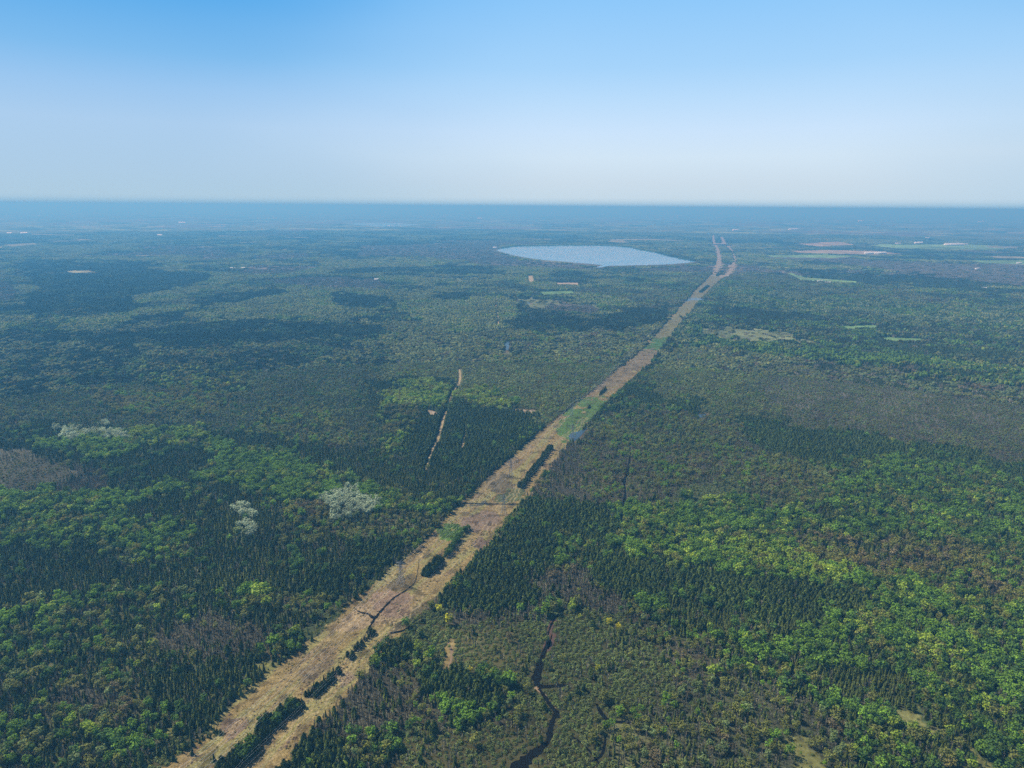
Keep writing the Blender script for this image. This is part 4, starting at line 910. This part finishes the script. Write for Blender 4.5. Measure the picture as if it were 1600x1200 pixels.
# ------------------------------------------------------------------ power lines
M_STEEL = plain('galvanised_steel', (.22, .25, .28), .6, .3, .5); M_WIRE = plain('aluminium_wire', (.60, .62, .64), .45, .5, .5); M_GLASSI = plain('insulator_glass', (.25, .32, .30), .3, 0, .5)
HT = 30.0; ARMS = ((18.5, 5.6), (22.5, 6.6), (26.5, 5.2))
def tower_meshes():
    body = MB(); lv = [(0, 3.4), (5, 2.7), (10, 2.0), (15, 1.35), (19, 1.1), (23, .95), (27, .7), (HT, .08)]
    for (z0, r0), (z1, r1) in zip(lv, lv[1:]):
        for sx, sy in ((1, 1), (1, -1), (-1, 1), (-1, -1)): body.beam((sx * r0, sy * r0, z0), (sx * r1, sy * r1, z1), .19, .17)
        for a, b in (((1, 1), (1, -1)), ((1, -1), (-1, -1)), ((-1, -1), (-1, 1)), ((-1, 1), (1, 1))):
            body.beam((a[0] * r0, a[1] * r0, z0), (b[0] * r1, b[1] * r1, z1), .07, .07); body.beam((b[0] * r0, b[1] * r0, z0), (a[0] * r1, a[1] * r1, z1), .07, .07)
            body.beam((a[0] * r1, a[1] * r1, z1), (b[0] * r1, b[1] * r1, z1), .06, .06)
    arms = []
    for z, L_ in ARMS:
        m = MB()
        for s in (-1, 1):
            for yy in (-.9, .9): m.beam((s * .9, yy, z), (s * L_, 0, z), .10, .07); 
            m.beam((s * .9, 0, z + 1.5), (s * L_, 0, z), .08, .07)
            for f in (.3, .6): m.beam((s * (.9 + (L_ - .9) * f), .9 * (1 - f), z), (s * (.9 + (L_ - .9) * f), -.9 * (1 - f), z), .05, .05); m.beam((s * (.9 + (L_ - .9) * f), 0, z + 1.5 * (1 - f)), (s * (.9 + (L_ - .9) * f), .9 * (1 - f), z), .05, .05)
        arms.append(m.mesh('cross_arm', [M_STEEL]))
    ins = MB()
    for i in range(9): ins.beam((0, 0, -.22 * i), (0, 0, -.22 * i - .12), .14, .16, 6); ins.beam((0, 0, -.22 * i - .12), (0, 0, -.22 * i - .22), .04, .04, 4)
    return body.mesh('lattice_body', [M_STEEL]), arms, ins.mesh('insulator', [M_GLASSI])
TB, TA, TI = tower_meshes(); hd = math.atan2(-AX[0], AX[1])
def tower(x, y, label):
    r = bpy.data.objects.new('transmission_tower', None); S.collection.objects.link(r); r.location = (x, y, 0); r.rotation_euler.z = hd
    r['label'] = label; r['category'] = 'pylon'; r['group'] = 'lattice pylons along the cleared strip'
    link('lattice_body', TB, r)
    for (z, L_), m in zip(ARMS, TA):
        a = link('cross_arm', m, r)
        for s in (-1, 1): o = link('insulator', TI, a); o.location = (s * L_, 0, z)
T1 = np.array(G(627, 914)); T2 = np.array(G(787, 804)); SPAN = 330.0
def attach(p): return [(p[0] + math.cos(hd) * s * L_, p[1] + math.sin(hd) * s * L_, z - 2.0) for z, L_ in ARMS for s in (-1, 1)]
def line(base, ks, lab, labs, rad):
    pts = [base + AX * SPAN * k for k in ks]
    for p, l in zip(pts, labs):
        if l: tower(p[0], p[1], l)
    at = [attach(p) for p in pts]
    for w in range(6):
        b = MB()
        for j in range(len(pts) - 1):
            a, c = Vector(at[j][w]), Vector(at[j + 1][w]); n = 22; q = [a.lerp(c, i / n) - Vector((0, 0, 9.5 * 4 * (i / n) * (1 - i / n))) for i in range(n + 1)]
            for i in range(n): b.beam(q[i], q[i + 1], rad, rad, 4)
        o = link('power_cable', b.mesh('power_cable', [M_WIRE])); o['category'] = 'cable'; o['group'] = 'cables of the ' + lab + ' power line'
        o['label'] = ['lowest', 'lowest', 'middle', 'middle', 'highest', 'highest'][w] + ' ' + ['left', 'right'][w % 2] + ' cable of the power line along the ' + lab + ' side of the strip'
line(T1, range(-2, 6), 'left', [None, None, 'grey lattice pylon standing alone where the strip darkens left of the tree clump', 'distant lattice pylon at the left side of the strip, second one up', 'third lattice pylon up the left side of the strip', None, None, None], .055)
line(T2, [-2.9, -1.45, 0, 1, 2, 3], 'right', [None, None, 'grey lattice pylon at the right edge of the strip by the dark wood', 'farther lattice pylon on the right side of the strip above the tree row', None, None], .022)

# ------------------------------------------------------------------ farm buildings far off
M_WHITE = plain('white_siding', (.62, .62, .60), .7); M_TIN = plain('light_metal_roof', (.55, .57, .58), .6, 0, .3); M_RED = plain('reddish_roof', (.42, .20, .15), .8); M_GREY = plain('grey_roof', (.42, .43, .44), .8); M_DARKG = plain('dark_glass', (.04, .05, .06), .2)
def building(u, v, L_, Wd, Hh, rot, roof, name, label, group):
    x, y = G(u, v); z0 = float(hills(np.array([x]), np.array([y]))[0]); r = bpy.data.objects.new(name, None); S.collection.objects.link(r); r.location = (x, y, z0); r.rotation_euler.z = rot
    r['label'] = label; r['category'] = name.replace('_', ' '); r['group'] = group; a, b = L_ / 2, Wd / 2
    m = MB(); m.box(-a, a, -b, b, -1, Hh)
    for s in (-1, 1): m.tri((s * a, -b, Hh), (s * a, b, Hh), (s * a, 0, Hh + Wd * .3))
    link('wall', m.mesh('wall', [M_WHITE]), r)
    m = MB(); e = .8; t = .25
    for s in (-1, 1):
        p = [(-a - e, s * (b + e), Hh - .2), (a + e, s * (b + e), Hh - .2), (a + e, 0, Hh + Wd * .3 + .1), (-a - e, 0, Hh + Wd * .3 + .1)]; q = [(i[0], i[1], i[2] + t) for i in p]
        m.quad(*p); m.quad(*q)
        for i in range(4): m.quad(p[i], p[(i + 1) % 4], q[(i + 1) % 4], q[i])
    link('roof', m.mesh('roof', [roof]), r)
    m = MB(); m.box(a * .1, a * .1 + min(4, a * .5), -b - .12, -b - .02, .2, min(3.6, Hh * .8)); link('door', m.mesh('door', [M_GREY]), r)
    for k in (-.7, -.35, .6):
        m = MB(); m.box(a * k, a * k + 1.6, -b - .10, -b - .02, Hh * .4, Hh * .4 + 1.3); link('window', m.mesh('window', [M_DARKG]), r)
B = [
 (1357, 397, 70, 30, 12, .1, M_TIN, 'barn', 'leftmost white barn of the farm below the pink field right of the lake'), (1364, 396.6, 60, 25, 10, .2, M_TIN, 'barn', 'second white barn from the left in the farm below the pink field'),
 (1371, 397, 50, 25, 10, -.2, M_TIN, 'barn', 'low white barn in the middle of the farm below the pink field'), (1378, 396.6, 70, 28, 12, .1, M_TIN, 'barn', 'rightmost white barn of the farm below the pink field'),
 (1435, 381, 90, 40, 14, .1, M_TIN, 'barn', 'white barn standing alone left of the longest far barn'), (1490, 383.6, 210, 45, 14, .05, M_TIN, 'long_barn', 'longest white barn on the far green field at right'), (1506, 383, 80, 30, 10, .05, M_GREY, 'barn', 'greyish barn at the right end of the longest white barn'),
 (1237, 359.6, 110, 50, 18, .1, M_TIN, 'barn', 'white far barn at left of the pair above the green farm field'), (1243, 359.4, 90, 40, 16, .1, M_TIN, 'barn', 'white far barn at right of the pair above the green farm field'), (1149, 360.5, 100, 45, 14, 0, M_TIN, 'barn', 'tiny white barn near the top end of the strip'),
 (1345, 347, 160, 70, 22, 0, M_TIN, 'barn', 'very far white barn just under the horizon at right'), (1532, 349, 150, 60, 30, 0, M_TIN, 'barn', 'very far pale barn under the horizon near the right edge'), (1403, 381.5, 60, 25, 9, 0, M_GREY, 'barn', 'grey barn behind the tree line of the pink field'),
 (1449, 372.8, 50, 25, 10, 0, M_GREY, 'farmhouse', 'small far house above the white barns at right'), (1527, 421, 30, 14, 8, .3, M_GREY, 'farmhouse', 'lone house in the trees right of the dark spruce band'), (1592, 412, 34, 14, 7, 0, M_TIN, 'farmhouse', 'pale house beside the green field at the right edge'),
 (1595, 557, 17, 9, 4, .4, M_TIN, 'farmhouse', 'white house at the right edge below the dark cedar belt'), (1585, 558.5, 9, 7, 3, .1, M_GREY, 'shed', 'small shed left of the white house at the right edge'), (1488, 515.4, 20, 10, 5, .2, M_TIN, 'farmhouse', 'white house among trees right of the pale green fields'),
 (1083, 428.6, 18, 10, 5, .2, M_TIN, 'farmhouse', 'white house by the road left of the strip'), (1161, 430.8, 14, 9, 4, 0, M_TIN, 'shed', 'small white shed by the road just right of the strip'), (1203, 431, 18, 10, 5, 0, M_TIN, 'farmhouse', 'white house by the road farther right of the strip'),
 (1281, 441, 30, 14, 6, .1, M_GREY, 'farmhouse', 'left house of the hamlet below the dark spruce band'), (1293, 443, 30, 12, 6, .1, M_TIN, 'farmhouse', 'right house of the hamlet below the dark spruce band'), (1537, 451.6, 26, 12, 6, 0, M_TIN, 'farmhouse', 'pale house at the right end of the dark spruce band'),
 (974, 428.5, 22, 10, 6, .3, M_TIN, 'farmhouse', 'white house below the right part of the lake'), (971, 431, 16, 9, 5, -.3, M_GREY, 'shed', 'grey shed just below the white house near the lake'), (590, 437.6, 34, 14, 6, .1, M_GREY, 'farmhouse', 'grey house on the purple bog field left of centre'),
 (364, 420.6, 30, 14, 7, .1, M_TIN, 'farmhouse', 'left white house in the far woods at left'), (380, 420.2, 26, 14, 7, .1, M_TIN, 'farmhouse', 'right white house in the far woods at left'), (15, 365.4, 60, 25, 10, .1, M_TIN, 'barn', 'left white far barn near the left edge'), (38, 365.4, 80, 30, 12, .1, M_TIN, 'barn', 'right white far barn near the left edge'),
 (285, 349, 150, 60, 16, .05, M_TIN, 'barn', 'bright far barn under the horizon left of the small lake'), (250, 368.5, 60, 30, 10, 0, M_TIN, 'barn', 'small pale barn in the far woods at left'), (750, 342.6, 160, 70, 22, 0, M_TIN, 'barn', 'tiny white barn under the horizon above the lake'), (773, 388, 40, 20, 9, .1, M_TIN, 'farmhouse', 'white house at the left tip of the lake'),
]
for q in B: building(q[0], q[1], q[2], q[3], q[4], q[5], q[6], q[7], q[8], 'farm buildings in the distance')
M_SAND = plain('reddish_sand', (.46, .30, .22), 1, vary=.3, scale=.1)
for k, q in enumerate(([(682, 517), (686, 514), (694, 516), (692, 521), (686, 522)], [(696, 519), (703, 514), (706, 519), (712, 521), (704, 522)])): sheet('sandy_clearing', q, M_SAND, .3, 4, 3)

# ------------------------------------------------------------------ haze
hz = MB(); hz.box(-HAZE_R, HAZE_R, -HAZE_R, HAZE_R, -40.0, H + 6.0)
hm = bpy.data.materials.new('haze_air'); hm.use_nodes = True; t = hm.node_tree; t.nodes.clear(); o = N(t, 'ShaderNodeOutputMaterial'); pv = N(t, 'ShaderNodeVolumePrincipled')
pv.inputs['Color'].default_value = (*HAZE_COLOR, 1); pv.inputs['Density'].default_value = HAZE_DENSITY; pv.inputs['Absorption Color'].default_value = (*HAZE_ABSORB, 1); pv.inputs['Anisotropy'].default_value = 0.1; t.links.new(pv.outputs[0], o.inputs['Volume'])
try: hm.cycles.homogeneous_volume = True
except Exception: pass
ho = link('haze', hz.mesh('haze', [hm])); ho['kind'] = 'stuff'; ho['label'] = 'blue haze filling the air over the land'; ho['category'] = 'haze'
